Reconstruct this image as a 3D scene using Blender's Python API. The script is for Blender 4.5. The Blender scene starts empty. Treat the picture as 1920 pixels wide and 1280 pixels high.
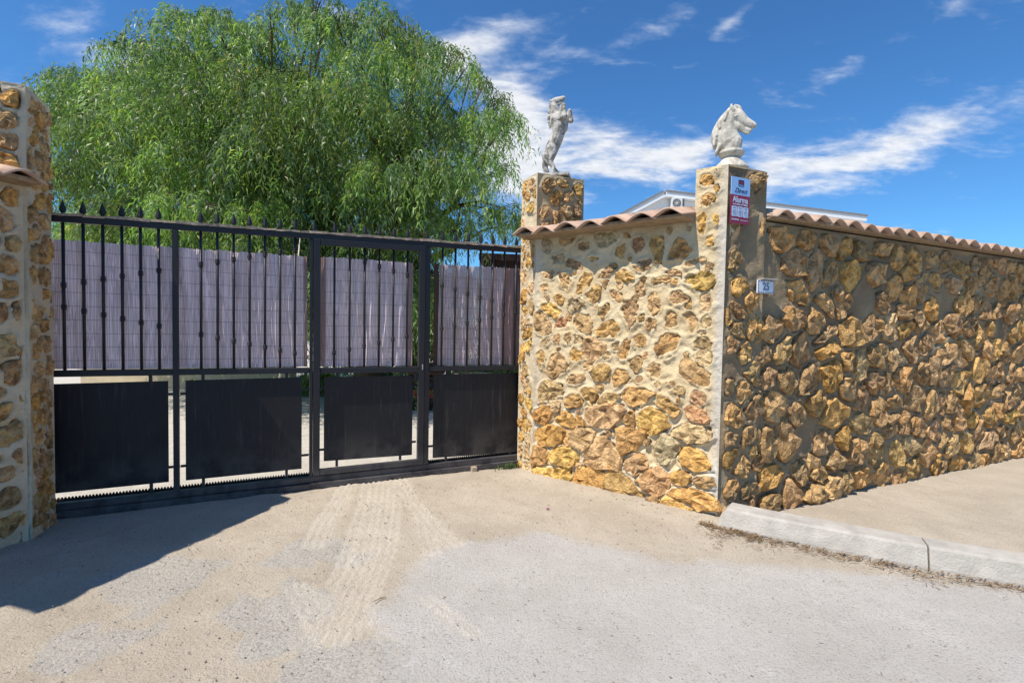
import bpy, bmesh, math, random
import numpy as np
from mathutils import Vector, Matrix

# ------------------------------------------------------------------ camera
sc = bpy.context.scene
F_PX, PITCH, ROLL, CAM_H = 950.0, math.radians(2.1), 0.018, 1.5
Fv = np.array([0, math.cos(PITCH), -math.sin(PITCH)])
U0 = np.array([0, math.sin(PITCH), math.cos(PITCH)])
R0 = np.array([1., 0, 0])
Rv = math.cos(ROLL)*R0 + math.sin(ROLL)*U0
Uv = -math.sin(ROLL)*R0 + math.cos(ROLL)*U0
CAM = np.array([0, 0, CAM_H])
cd = bpy.data.cameras.new('camera')
cam = bpy.data.objects.new('camera', cd)
sc.collection.objects.link(cam)
cam.matrix_world = Matrix(((Rv[0], Uv[0], -Fv[0], CAM[0]), (Rv[1], Uv[1], -Fv[1], CAM[1]),
                           (Rv[2], Uv[2], -Fv[2], CAM[2]), (0, 0, 0, 1)))
cd.sensor_width = 36.0
cd.lens = 36.0*F_PX/1920.0
cd.clip_start, cd.clip_end = 0.05, 3000
sc.camera = cam

# ------------------------------------------------------------------ light: direction of travel of sunlight, per metre of drop
SUN = np.array([0.4993, 0.3933, -1.0])
SUNN = SUN/np.linalg.norm(SUN)
EL = math.asin(-SUNN[2])
AZ = math.atan2(-SUNN[0], -SUNN[1])
ld = bpy.data.lights.new('sun', 'SUN')
ld.energy = 5.0
ld.angle = math.radians(0.53)
ld.color = (1.0, 0.925, 0.81)
sun = bpy.data.objects.new('sun', ld)
sc.collection.objects.link(sun)
sun.rotation_euler = Vector((-SUNN[0], -SUNN[1], -SUNN[2])).to_track_quat('Z', 'Y').to_euler()
sun.location = (-6, -5, 12)

world = bpy.data.worlds.new('World')
sc.world = world
world.use_nodes = True
SKY_STRENGTH = 0.072
CLOUD_LIGHT = 0.88
sc.view_settings.view_transform = 'Standard'
sc.view_settings.look = 'None'
sc.view_settings.exposure = 0.24
sc.view_settings.gamma = 1.0
sc.view_settings.use_curve_mapping = False


def unit(v):
    v = np.asarray(v, float)
    return v/np.linalg.norm(v)


def ray(px, py):
    return Fv + Rv*(px-960)/F_PX + Uv*(640-py)/F_PX


def at(px, py, Y):
    d = ray(px, py)
    return CAM + d*(Y/d[1])


def gnd(px, py, z=0.0):
    d = ray(px, py)
    return CAM + d*((z-CAM_H)/d[2])


def on_plane(px, py, P, n):
    d = ray(px, py)
    P = np.array([P[0], P[1], 0.]); n = np.array([n[0], n[1], 0.])
    return CAM + d*(np.dot(P-CAM, n)/np.dot(d, n))


class NG:
    """small helper for node trees"""
    def __init__(s, tree):
        s.t = tree
        s.n = tree.nodes
        s.l = tree.links

    def node(s, kind, **kw):
        nd = s.n.new(kind)
        for k, v in kw.items():
            setattr(nd, k, v)
        return nd

    def put(s, sock, v):
        if isinstance(v, bpy.types.NodeSocket):
            s.l.new(v, sock)
        elif v is not None:
            try:
                sock.default_value = v
            except Exception:
                sock.default_value = tuple(v) + (1.0,)

    def math(s, op, a, b=None, c=None, clamp=False):
        nd = s.node('ShaderNodeMath', operation=op, use_clamp=clamp)
        s.put(nd.inputs[0], a)
        if b is not None:
            s.put(nd.inputs[1], b)
        if c is not None:
            s.put(nd.inputs[2], c)
        return nd.outputs[0]

    def vmath(s, op, a, b=None):
        nd = s.node('ShaderNodeVectorMath', operation=op)
        s.put(nd.inputs[0], a)
        if b is not None:
            if op == 'SCALE':
                s.put(nd.inputs['Scale'], b)
            else:
                s.put(nd.inputs[1], b)
        return nd.outputs['Value'] if op in ('DOT_PRODUCT', 'LENGTH') else nd.outputs['Vector']

    def noise(s, vec, scale, detail=4, rough=0.55, dist=0.0):
        nd = s.node('ShaderNodeTexNoise')
        s.put(nd.inputs['Vector'], vec)
        nd.inputs['Scale'].default_value = scale
        nd.inputs['Detail'].default_value = detail
        nd.inputs['Roughness'].default_value = rough
        nd.inputs['Distortion'].default_value = dist
        return nd.outputs['Fac']

    def ramp(s, fac, a, b, c0=0.0, c1=1.0):
        nd = s.node('ShaderNodeMapRange')
        nd.interpolation_type = 'SMOOTHSTEP'
        s.put(nd.inputs['Value'], fac)
        nd.inputs['From Min'].default_value = a
        nd.inputs['From Max'].default_value = b
        nd.inputs['To Min'].default_value = c0
        nd.inputs['To Max'].default_value = c1
        return nd.outputs['Result']

    def mix(s, fac, a, b, blend='MIX'):
        nd = s.node('ShaderNodeMix', data_type='RGBA', blend_type=blend)
        s.put(nd.inputs['Factor'], fac)
        for idx, v in ((6, a), (7, b)):
            if isinstance(v, (tuple, list)) and len(v) == 3:
                v = tuple(v) + (1.0,)
            s.put(nd.inputs[idx], v)
        return nd.outputs[2]

    def bump(s, height, strength, dist, normal=None):
        nd = s.node('ShaderNodeBump')
        nd.inputs['Strength'].default_value = strength
        nd.inputs['Distance'].default_value = dist
        s.put(nd.inputs['Height'], height)
        if normal is not None:
            s.put(nd.inputs['Normal'], normal)
        return nd.outputs['Normal']


def build_sky():
    g = NG(world.node_tree)
    for nd in list(g.n):
        g.n.remove(nd)
    out = g.node('ShaderNodeOutputWorld')
    sky = g.node('ShaderNodeTexSky')
    sky.sky_type = 'NISHITA'
    sky.sun_disc = False
    sky.sun_elevation = EL
    sky.sun_rotation = AZ
    sky.altitude = 300
    sky.air_density = 1.0
    sky.dust_density = 0.35
    sky.ozone_density = 2.2
    bg = g.node('ShaderNodeBackground')
    g.l.new(g.mix(1.0, sky.outputs[0], (0.66, 1.30, 1.85), 'MULTIPLY'), bg.inputs['Color'])
    bg.inputs['Strength'].default_value = SKY_STRENGTH
    tc = g.node('ShaderNodeTexCoord')
    d = tc.outputs['Generated']
    # banks of cloud: where they stand in the sky, their two half-widths, tilt and weight
    banks = [((905, 78), 112, 32, -13, 1.12), ((822, 118), 55, 36, -20, .8), ((1195, 75), 90, 26, -22, .62), ((1080, 98), 60, 14, 0, .4),
             ((1000, 250), 80, 90, 0, .98), ((955, 190), 60, 50, 20, .8), ((1160, 300), 110, 48, -4, 1.0),
             ((1290, 300), 95, 40, -14, .85), ((960, 320), 70, 60, 0, .8), ((1120, 250), 60, 25, -10, .55),
             ((1060, 385), 80, 12, 0, .5), ((1440, 330), 30, 60, 0, .6), ((640, 30), 60, 30, 0, .5),
             ((1560, 300), 150, 50, -8, .8), ((1750, 250), 180, 45, -16, .7), ((250, 120), 160, 50, 10, .8),
             ((60, 220), 120, 60, -10, .7), ((1640, 90), 120, 22, -20, .5), ((700, 300), 200, 120, 0, .75), ((1385, 30), 50, 12, -30, .5)]
    total = None
    for (px, py), a, b, tilt, w in banks:
        c = unit(ray(px, py))
        e1 = unit(np.cross(c, [0, 0, 1.]))
        e2 = unit(np.cross(e1, c))
        t = math.radians(-tilt)
        f1 = e1*math.cos(t) + e2*math.sin(t)
        f2 = -e1*math.sin(t) + e2*math.cos(t)
        k = F_PX*math.hypot(1, math.hypot(px-960, py-600)/F_PX)
        x = g.vmath('DOT_PRODUCT', d, tuple(f1*k/a))
        y = g.vmath('DOT_PRODUCT', d, tuple(f2*k/b))
        r2 = g.math('ADD', g.math('MULTIPLY', x, x), g.math('MULTIPLY', y, y))
        v = g.math('MULTIPLY', g.math('EXPONENT', g.math('MULTIPLY', r2, -1.0)), w)
        v = g.math('MULTIPLY', v, g.math('GREATER_THAN', g.vmath('DOT_PRODUCT', d, tuple(c)), 0.0))
        total = v if total is None else g.math('ADD', total, v)
    sp = g.node('ShaderNodeSeparateXYZ')
    g.l.new(d, sp.inputs[0])
    den = g.math('ADD', g.math('MAXIMUM', sp.outputs[2], 0.0), 0.22)
    cb = g.node('ShaderNodeCombineXYZ')
    g.l.new(g.math('DIVIDE', sp.outputs[0], den), cb.inputs[0])
    g.l.new(g.math('DIVIDE', sp.outputs[1], den), cb.inputs[1])
    lay = cb.outputs[0]
    mp = g.node('ShaderNodeMapping')
    mp.inputs['Rotation'].default_value = (0, 0, math.radians(25))
    mp.inputs['Scale'].default_value = (1.0, 1.7, 1.0)
    g.l.new(lay, mp.inputs['Vector'])
    n1 = g.noise(mp.outputs[0], 4.0, 9, 0.58, 0.5)
    n2 = g.noise(mp.outputs[0], 16.0, 6, 0.6, 0.3)
    nn = g.math('ADD', g.math('MULTIPLY', n1, 0.75), g.math('MULTIPLY', n2, 0.25))
    # the same broken cloud goes on in the rest of the sky
    far = g.math('MULTIPLY', g.ramp(g.noise(lay, 0.9, 3), 0.5, 0.75), g.ramp(sp.outputs[1], 0.1, -0.4))
    s = g.math('ADD', g.math('ADD', total, g.math('MULTIPLY', far, 0.25)), g.math('MULTIPLY', g.math('SUBTRACT', nn, 0.5), 3.0))
    dens = g.ramp(s, 0.22, 1.35)
    shade = g.ramp(n2, 0.3, 0.7, 0.86, 1.0)
    ccol = g.mix(g.ramp(s, 0.3, 1.3), (0.76, 0.85, 1.0), (0.97, 0.98, 1.0))
    cg = g.node('ShaderNodeBackground')
    g.l.new(g.mix(1.0, ccol, shade, 'MULTIPLY'), cg.inputs['Color'])
    cg.inputs['Strength'].default_value = CLOUD_LIGHT
    ms = g.node('ShaderNodeMixShader')
    g.l.new(g.math('MULTIPLY', dens, 0.9), ms.inputs[0])
    g.l.new(bg.outputs[0], ms.inputs[1])
    g.l.new(cg.outputs[0], ms.inputs[2])
    g.l.new(ms.outputs[0], out.inputs[0])


build_sky()

# ------------------------------------------------------------------ object helpers
rng = np.random.default_rng(7)
random.seed(7)
COL = sc.collection


def tag(o, label=None, cat=None, group=None, kind=None):
    if label: o['label'] = label
    if cat: o['category'] = cat
    if group: o['group'] = group
    if kind: o['kind'] = kind
    return o


def empty(name, loc, label, cat, group=None):
    o = bpy.data.objects.new(name, None)
    o.empty_display_size = 0.1
    COL.objects.link(o)
    o.location = loc
    return tag(o, label, cat, group)


def wloc(p):
    v = Vector((0, 0, 0))
    while p is not None:
        v = v + p.location
        p = p.parent
    return v


def mk(name, verts, faces, mat, parent=None, smooth=False, center=True, attrs=None):
    """one mesh object from world-space vertices, its origin in its own middle"""
    V = np.asarray(verts, float)
    c = (V.min(0)+V.max(0))/2 if center else np.zeros(3)
    me = bpy.data.meshes.new(name)
    if isinstance(faces, np.ndarray):
        k = faces.shape[1]
        me.vertices.add(len(V)); me.vertices.foreach_set('co', (V-c).astype(np.float32).ravel())
        me.loops.add(faces.size); me.loops.foreach_set('vertex_index', faces.astype(np.int32).ravel())
        me.polygons.add(len(faces))
        me.polygons.foreach_set('loop_start', (np.arange(len(faces))*k).astype(np.int32))
        me.update(calc_edges=True)
    else:
        me.from_pydata([tuple(v) for v in V-c], [], faces)
    if attrs:
        for an, arr in attrs.items():
            if arr.ndim == 2:
                at_ = me.attributes.new(an, 'FLOAT_COLOR', 'POINT')
                at_.data.foreach_set('color', arr.astype(np.float32).ravel())
            else:
                at_ = me.attributes.new(an, 'FLOAT', 'POINT')
                at_.data.foreach_set('value', arr.astype(np.float32))
    if smooth:
        me.polygons.foreach_set('use_smooth', np.ones(len(me.polygons), bool))
    me.validate()
    for m in (mat if isinstance(mat, (list, tuple)) else [mat]):
        me.materials.append(m)
    o = bpy.data.objects.new(name, me)
    COL.objects.link(o)
    pl = wloc(parent) if parent is not None else Vector((0, 0, 0))
    o.location = Vector(c) - pl
    if parent is not None:
        o.parent = parent
    return o


class MB:
    """collects shapes into one mesh"""
    def __init__(s):
        s.v = []; s.f = []

    def add(s, vs, fs):
        b = len(s.v)
        s.v += [tuple(map(float, p)) for p in vs]
        s.f += [tuple(b+i for i in f) for f in fs]
        return s

    def box(s, o, ax, ay, az):
        """box from a corner and three edge vectors"""
        o, ax, ay, az = map(lambda q: np.asarray(q, float), (o, ax, ay, az))
        vs = [o, o+ax, o+ax+ay, o+ay, o+az, o+ax+az, o+ax+ay+az, o+ay+az]
        if np.dot(np.cross(ax, ay), az) < 0:
            fs = [(0, 1, 2, 3), (4, 7, 6, 5), (0, 4, 5, 1), (1, 5, 6, 2), (2, 6, 7, 3), (3, 7, 4, 0)]
        else:
            fs = [(0, 3, 2, 1), (4, 5, 6, 7), (0, 1, 5, 4), (1, 2, 6, 5), (2, 3, 7, 6), (3, 0, 4, 7)]
        return s.add(vs, fs)

    def tube(s, pts, rad, n=8, cap=True, squash=None):
        pts = [np.asarray(p, float) for p in pts]
        rad = rad if hasattr(rad, '__len__') else [rad]*len(pts)
        vs = []
        t0 = unit(pts[1]-pts[0])
        ref = np.array([0, 0, 1.]) if abs(t0[2]) < .9 else np.array([1., 0, 0])
        a = unit(np.cross(t0, ref))
        for i, p in enumerate(pts):
            t = unit(pts[min(i+1, len(pts)-1)]-pts[max(i-1, 0)])
            a = unit(a - t*np.dot(a, t))
            b = np.cross(t, a)
            for j in range(n):
                w = 2*math.pi*j/n
                vs.append(p + rad[i]*(a*math.cos(w)+b*math.sin(w)))
        fs = []
        for i in range(len(pts)-1):
            for j in range(n):
                k = (j+1) % n
                fs.append((i*n+j, i*n+k, (i+1)*n+k, (i+1)*n+j))
        if cap:
            fs.append(tuple(reversed(range(n))))
            fs.append(tuple(range((len(pts)-1)*n, len(pts)*n)))
        return s.add(vs, fs)

    def lathe(s, o, prof, n=32):
        """prof: list of (radius, height)"""
        vs = []
        for r, z in prof:
            for j in range(n):
                w = 2*math.pi*j/n
                vs.append((o[0]+r*math.cos(w), o[1]+r*math.sin(w), o[2]+z))
        fs = []
        for i in range(len(prof)-1):
            for j in range(n):
                k = (j+1) % n
                fs.append((i*n+j, i*n+k, (i+1)*n+k, (i+1)*n+j))
        fs.append(tuple(reversed(range(n))))
        fs.append(tuple(range((len(prof)-1)*n, len(prof)*n)))
        return s.add(vs, fs)

    def prism(s, pts, ext):
        """closed polygon (3D points) extruded by a vector"""
        pts = [np.asarray(p, float) for p in pts]
        n = len(pts)
        ext = np.asarray(ext, float)
        fs = [tuple(range(n)), tuple(reversed(range(n, 2*n)))]
        for i in range(n):
            j = (i+1) % n
            fs.append((i, i+n, j+n, j))
        return s.add(pts+[p+ext for p in pts], fs)

    def build(s, name, mat, parent=None, smooth=False, bevel=0.0):
        o = mk(name, s.v, s.f, mat, parent, smooth)
        me = o.data
        bm = bmesh.new(); bm.from_mesh(me)
        bmesh.ops.recalc_face_normals(bm, faces=bm.faces)
        if bevel:
            bmesh.ops.bevel(bm, geom=[e for e in bm.edges if e.is_manifold and e.calc_face_angle(0) > .6], offset=bevel, segments=1, affect='EDGES')
        bm.to_mesh(me); bm.free()
        return o


def vnoise(x, y, seed=0):
    """smooth value noise, about 0..1"""
    r = np.random.default_rng(seed)
    T = r.random((257, 257))
    T[256, :] = T[0, :]; T[:, 256] = T[:, 0]
    xi = np.floor(x).astype(int); yi = np.floor(y).astype(int)
    fx = x-xi; fy = y-yi
    fx = fx*fx*(3-2*fx); fy = fy*fy*(3-2*fy)
    xi &= 255; yi &= 255
    return (T[xi, yi]*(1-fx)+T[xi+1, yi]*fx)*(1-fy)+(T[xi, yi+1]*(1-fx)+T[xi+1, yi+1]*fx)*fy


def fbm(x, y, sc_, oct=4, seed=0, gain=.5):
    a = 1.0; t = 0; out = 0
    for i in range(oct):
        out = out + a*vnoise(x*sc_*2**i+17.3*i, y*sc_*2**i+9.1*i, seed+i)
        t += a; a *= gain
    return out/t


def sstep(a, b, x):
    t = np.clip((x-a)/(b-a), 0, 1)
    return t*t*(3-2*t)


# ------------------------------------------------------------------ materials
def new_mat(name, rough=0.9, spec=0.3):
    m = bpy.data.materials.new(name)
    m.use_nodes = True
    g = NG(m.node_tree)
    b = g.n['Principled BSDF']
    b.inputs['Roughness'].default_value = rough
    b.inputs['Specular IOR Level'].default_value = spec
    return m, g, b


def pos(g):
    return g.node('ShaderNodeNewGeometry').outputs['Position']


def attr(g, name):
    return g.node('ShaderNodeAttribute', attribute_name=name)


def simple_mat(name, col, rough=.6, spec=.4, metal=0, var=.12, scale=30, bump=0.0, bscale=200):
    m, g, b = new_mat(name, rough, spec)
    p = pos(g)
    n = g.noise(p, scale, 5)
    c = g.mix(n, tuple(x*(1-var*2) for x in col), tuple(min(1, x*(1+var*2)) for x in col))
    g.put(b.inputs['Base Color'], c)
    b.inputs['Metallic'].default_value = metal
    g.put(b.inputs['Roughness'], g.ramp(g.noise(p, scale*1.7, 3), .3, .7, rough-.08, min(1, rough+.1)))
    if bump:
        g.put(b.inputs['Normal'], g.bump(g.noise(p, bscale, 4), 1.0, bump))
    return m


def stone_material():
    m, g, b = new_mat('ochre_stone', 0.93, 0.15)
    oi = g.node('ShaderNodeObjectInfo')
    p = pos(g)
    col = oi.outputs['Color']
    n1 = g.noise(p, 14, 6, .62, .4)
    n2 = g.noise(p, 60, 6, .65)
    n3 = g.noise(p, 6, 3)
    c = g.mix(g.ramp(n1, .36, .62), g.mix(1.0, col, (.60, .53, .47), 'MULTIPLY'), g.mix(1.0, col, (1.32, 1.27, 1.18), 'MULTIPLY'))
    # pale lime bloom and rusty veins
    c = g.mix(g.math('MULTIPLY', g.ramp(n2, .52, .72), .5), c, (.66, .53, .36))
    c = g.mix(g.math('MULTIPLY', g.ramp(n3, .55, .72), .45), c, (.58, .31, .09))
    c = g.mix(g.math('MULTIPLY', g.ramp(n2, .42, .28), .5), c, g.mix(1.0, col, (.42, .36, .3), 'MULTIPLY'))
    g.put(b.inputs['Base Color'], c)
    vo = g.node('ShaderNodeTexVoronoi', feature='F1')
    g.put(vo.inputs['Vector'], g.vmath('ADD', p, g.vmath('SCALE', g.node('ShaderNodeTexNoise').outputs['Color'], .02)))
    vo.inputs['Scale'].default_value = 55
    h = g.math('ADD', g.math('MULTIPLY', g.noise(p, 35, 7, .66, .3), 1.0), g.math('MULTIPLY', vo.outputs['Distance'], .35))
    g.put(b.inputs['Normal'], g.bump(h, 1.0, .026))
    return m


def mortar_material():
    m, g, b = new_mat('lime_mortar', 0.95, 0.1)
    p = pos(g)
    a = attr(g, 'pale').outputs['Fac']
    n1 = g.noise(p, 5, 5, .6)
    n2 = g.noise(p, 45, 6, .68)
    tan = g.mix(g.ramp(n1, .35, .65), (.62, .475, .275), (.72, .585, .37))
    pale = g.mix(n1, (.55, .50, .42), (.63, .58, .50))
    c = g.mix(g.math('MULTIPLY', a, 1.0, clamp=True), tan, pale)
    c = g.mix(g.math('MULTIPLY', g.ramp(n2, .5, .78), .35), c, (.74, .65, .50))
    c = g.mix(g.math('MULTIPLY', g.ramp(n2, .42, .25), .6), c, (.36, .28, .18))
    stain_shade = attr(g, 'stain_shade').outputs['Fac']
    c = g.mix(g.math('MULTIPLY', stain_shade, .95, clamp=True), c, (.22, .155, .095))
    g.put(b.inputs['Base Color'], c)
    h = g.math('ADD', g.noise(p, 60, 7, .7), g.math('MULTIPLY', g.noise(p, 16, 4, .6), 1.3))
    g.put(b.inputs['Normal'], g.bump(h, 1.0, .010))
    return m


def ground_material():
    m, g, b = new_mat('dusty_ground', 0.96, 0.1)
    p = pos(g)
    conc = attr(g, 'conc').outputs['Fac']
    grav = attr(g, 'grav').outputs['Fac']
    trk = attr(g, 'track').outputs['Fac']
    yard = attr(g, 'yard').outputs['Fac']
    n1 = g.noise(p, 1.6, 5, .6)
    n2 = g.noise(p, 9, 6, .7)
    n3 = g.noise(p, 50, 6, .78)
    n4 = g.noise(p, 105, 3, .7)
    n5 = g.noise(p, 38, 2, .5)
    edge = g.math('ADD', conc, g.math('MULTIPLY', g.math('SUBTRACT', n2, .5), .9))
    fc = g.ramp(edge, .25, .80)
    sand = g.mix(g.ramp(n1, .35, .65), (.46, .395, .31), (.535, .465, .37))
    sand = g.mix(g.math('MULTIPLY', g.ramp(n3, .50, .75), .6), sand, (.62, .55, .47))
    sand = g.mix(g.math('MULTIPLY', g.ramp(n4, .46, .34), .8), sand, (.27, .22, .17))
    cc = g.mix(g.ramp(n1, .3, .7), (.49, .455, .41), (.56, .525, .48))
    cc = g.mix(g.math('MULTIPLY', g.ramp(n2, .55, .75), .5), cc, (.66, .635, .59))
    cc = g.mix(g.math('MULTIPLY', g.ramp(n3, .47, .30), .75), cc, (.30, .285, .26))
    cc = g.mix(g.math('MULTIPLY', g.ramp(n4, .45, .33), .8), cc, (.25, .24, .22))
    cc = g.mix(g.math('MULTIPLY', g.ramp(n5, .30, .22), .9), cc, (.12, .115, .10))
    gv = g.mix(g.ramp(n3, .4, .6), (.26, .255, .24), (.50, .48, .45))
    gv = g.mix(g.ramp(n4, .45, .6), gv, (.52, .49, .44))
    c = g.mix(fc, sand, cc)
    gm = g.ramp(g.math('ADD', grav, g.math('MULTIPLY', g.math('SUBTRACT', n2, .5), 1.1)), .35, .75)
    c = g.mix(g.math('MULTIPLY', gm, .62), c, gv)
    c = g.mix(g.math('MULTIPLY', trk, .75), c, (.655, .595, .505))
    c = g.mix(yard, c, g.mix(g.ramp(n2, .4, .7), (.54, .49, .42), (.61, .57, .50)))
    # oil spots, soot, old stains
    c = g.mix(g.math('MULTIPLY', g.ramp(g.noise(p, 3.3, 4, .6), .62, .74), .28), c, (.36, .28, .20))
    g.put(b.inputs['Base Color'], c)
    h = g.math('ADD', g.math('MULTIPLY', n4, .5), n3)
    g.put(b.inputs['Normal'], g.bump(h, 1.0, .012))
    return m


def tile_material():
    m, g, b = new_mat('terracotta', 0.85, 0.2)
    p = pos(g)
    oi = g.node('ShaderNodeObjectInfo')
    n1 = g.noise(p, 9, 5, .6)
    n2 = g.noise(p, 60, 5, .7)
    c = g.mix(g.ramp(n1, .35, .65), (.46, .28, .19), (.60, .42, .30))
    c = g.mix(g.math('MULTIPLY', oi.outputs['Random'], .55), c, (.42, .30, .235))
    c = g.mix(g.math('MULTIPLY', g.ramp(n2, .52, .75), .45), c, (.66, .53, .42))
    c = g.mix(g.math('MULTIPLY', g.ramp(n2, .40, .25), .5), c, (.22, .15, .12))
    g.put(b.inputs['Base Color'], c)
    g.put(b.inputs['Normal'], g.bump(g.noise(p, 120, 5), .6, .003))
    return m


def iron_material():
    m, g, b = new_mat('black_iron_paint', 0.42, 0.4)
    p = pos(g)
    n1 = g.noise(p, 6, 5, .65)
    n2 = g.noise(p, 55, 5, .7)
    c = g.mix(n1, (.010, .010, .013), (.022, .022, .028))
    c = g.mix(g.math('MULTIPLY', g.ramp(n2, .60, .78), .5), c, (.13, .12, .115))
    sp = g.node('ShaderNodeSeparateXYZ'); g.l.new(p, sp.inputs[0])
    low = g.math('MULTIPLY', g.ramp(sp.outputs[2], .30, .02), g.ramp(n1, .30, .62))
    c = g.mix(g.math('MULTIPLY', low, .5), c, (.17, .155, .15))     # road dust on the bottom rails
    g.put(b.inputs['Base Color'], c)
    g.put(b.inputs['Roughness'], g.ramp(n2, .3, .7, .34, .62))
    g.put(b.inputs['Normal'], g.bump(n2, .35, .002))
    return m


def sheet_material():
    m, g, b = new_mat('black_sheet_metal', 0.5, 0.28)
    p = pos(g)
    mp = g.node('ShaderNodeMapping'); mp.inputs['Scale'].default_value = (40, 40, 2.5)
    g.l.new(p, mp.inputs['Vector'])
    n1 = g.noise(mp.outputs[0], 1.0, 4, .6)
    n2 = g.noise(p, 4, 4, .6)
    n3 = g.noise(p, 90, 4, .7)
    c = g.mix(n2, (.010, .010, .012), (.018, .018, .022))
    c = g.mix(g.math('MULTIPLY', g.ramp(n1, .52, .8), .45), c, (.10, .095, .092))
    sp = g.node('ShaderNodeSeparateXYZ'); g.l.new(p, sp.inputs[0])
    c = g.mix(g.math('MULTIPLY', g.math('MULTIPLY', g.ramp(sp.outputs[2], .55, .12), g.ramp(n2, .35, .6)), .35), c, (.15, .135, .12))
    c = g.mix(g.math('MULTIPLY', g.math('MULTIPLY', g.ramp(n3, .66, .74), g.ramp(n2, .5, .62)), .7), c, (.35, .34, .33))
    g.put(b.inputs['Base Color'], c)
    g.put(b.inputs['Roughness'], g.ramp(n1, .3, .7, .42, .62))
    g.put(b.inputs['Normal'], g.bump(g.noise(p, 5, 3), .5, .01))
    return m


def reed_material():
    m, g, b = new_mat('mauve_plastic_reed', 0.55, 0.35)
    p = pos(g)
    oi = g.node('ShaderNodeObjectInfo')
    n1 = g.noise(p, 2.2, 4, .6)
    mp = g.node('ShaderNodeMapping'); mp.inputs['Scale'].default_value = (120, 120, 1.5)
    g.l.new(p, mp.inputs['Vector'])
    n2 = g.noise(mp.outputs[0], 1.0, 2, .5)
    c = g.mix(g.ramp(n1, .35, .65), (.80, .67, .71), (.86, .72, .75))
    c = g.mix(g.ramp(n2, .35, .7), g.mix(1.0, c, (.72, .70, .70), 'MULTIPLY'), g.mix(1.0, c, (1.2, 1.2, 1.2), 'MULTIPLY'))
    fade = attr(g, 'brown').outputs['Fac']
    c = g.mix(g.math('MULTIPLY', fade, .8), c, (.27, .15, .13))
    g.put(b.inputs['Base Color'], c)
    tr = g.node('ShaderNodeBsdfTranslucent'); g.put(tr.inputs['Color'], c)
    ms = g.node('ShaderNodeMixShader'); ms.inputs[0].default_value = .22
    out = g.n['Material Output']
    g.l.new(b.outputs[0], ms.inputs[1]); g.l.new(tr.outputs[0], ms.inputs[2]); g.l.new(ms.outputs[0], out.inputs[0])
    return m


def leaf_material():
    m, g, b = new_mat('pepper_tree_leaf', 0.42, 0.5)
    a = attr(g, 'tint').outputs['Color']
    g.put(b.inputs['Base Color'], a)
    tr = g.node('ShaderNodeBsdfTranslucent')
    g.put(tr.inputs['Color'], g.mix(1.0, a, (1.25, 1.35, .7), 'MULTIPLY'))
    ms = g.node('ShaderNodeMixShader'); ms.inputs[0].default_value = .54
    out = g.n['Material Output']
    g.l.new(b.outputs[0], ms.inputs[1]); g.l.new(tr.outputs[0], ms.inputs[2]); g.l.new(ms.outputs[0], out.inputs[0])
    return m


def statue_material(name, base, dirt_shade, amount):
    m, g, b = new_mat(name, 0.85, 0.2)
    p = pos(g)
    n1 = g.noise(p, 16, 6, .68, .5)
    n2 = g.noise(p, 7, 4, .6)
    geo = g.node('ShaderNodeNewGeometry')
    crev = g.ramp(geo.outputs['Pointiness'], .50, .42)  # shade of the recesses is put into the colour, together with grime
    c = g.mix(g.math('MULTIPLY', g.ramp(n1, .44, .64), amount), base, dirt_shade)
    c = g.mix(g.math('MULTIPLY', crev, min(.9, amount*1.3)), c, tuple(x*.75 for x in dirt_shade))
    c = g.mix(g.math('MULTIPLY', g.ramp(n2, .5, .7), amount*.5), c, tuple(x*.8 for x in base))
    g.put(b.inputs['Base Color'], c)
    g.put(b.inputs['Normal'], g.bump(g.noise(p, 140, 5, .7), .7, .003))
    return m


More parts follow.
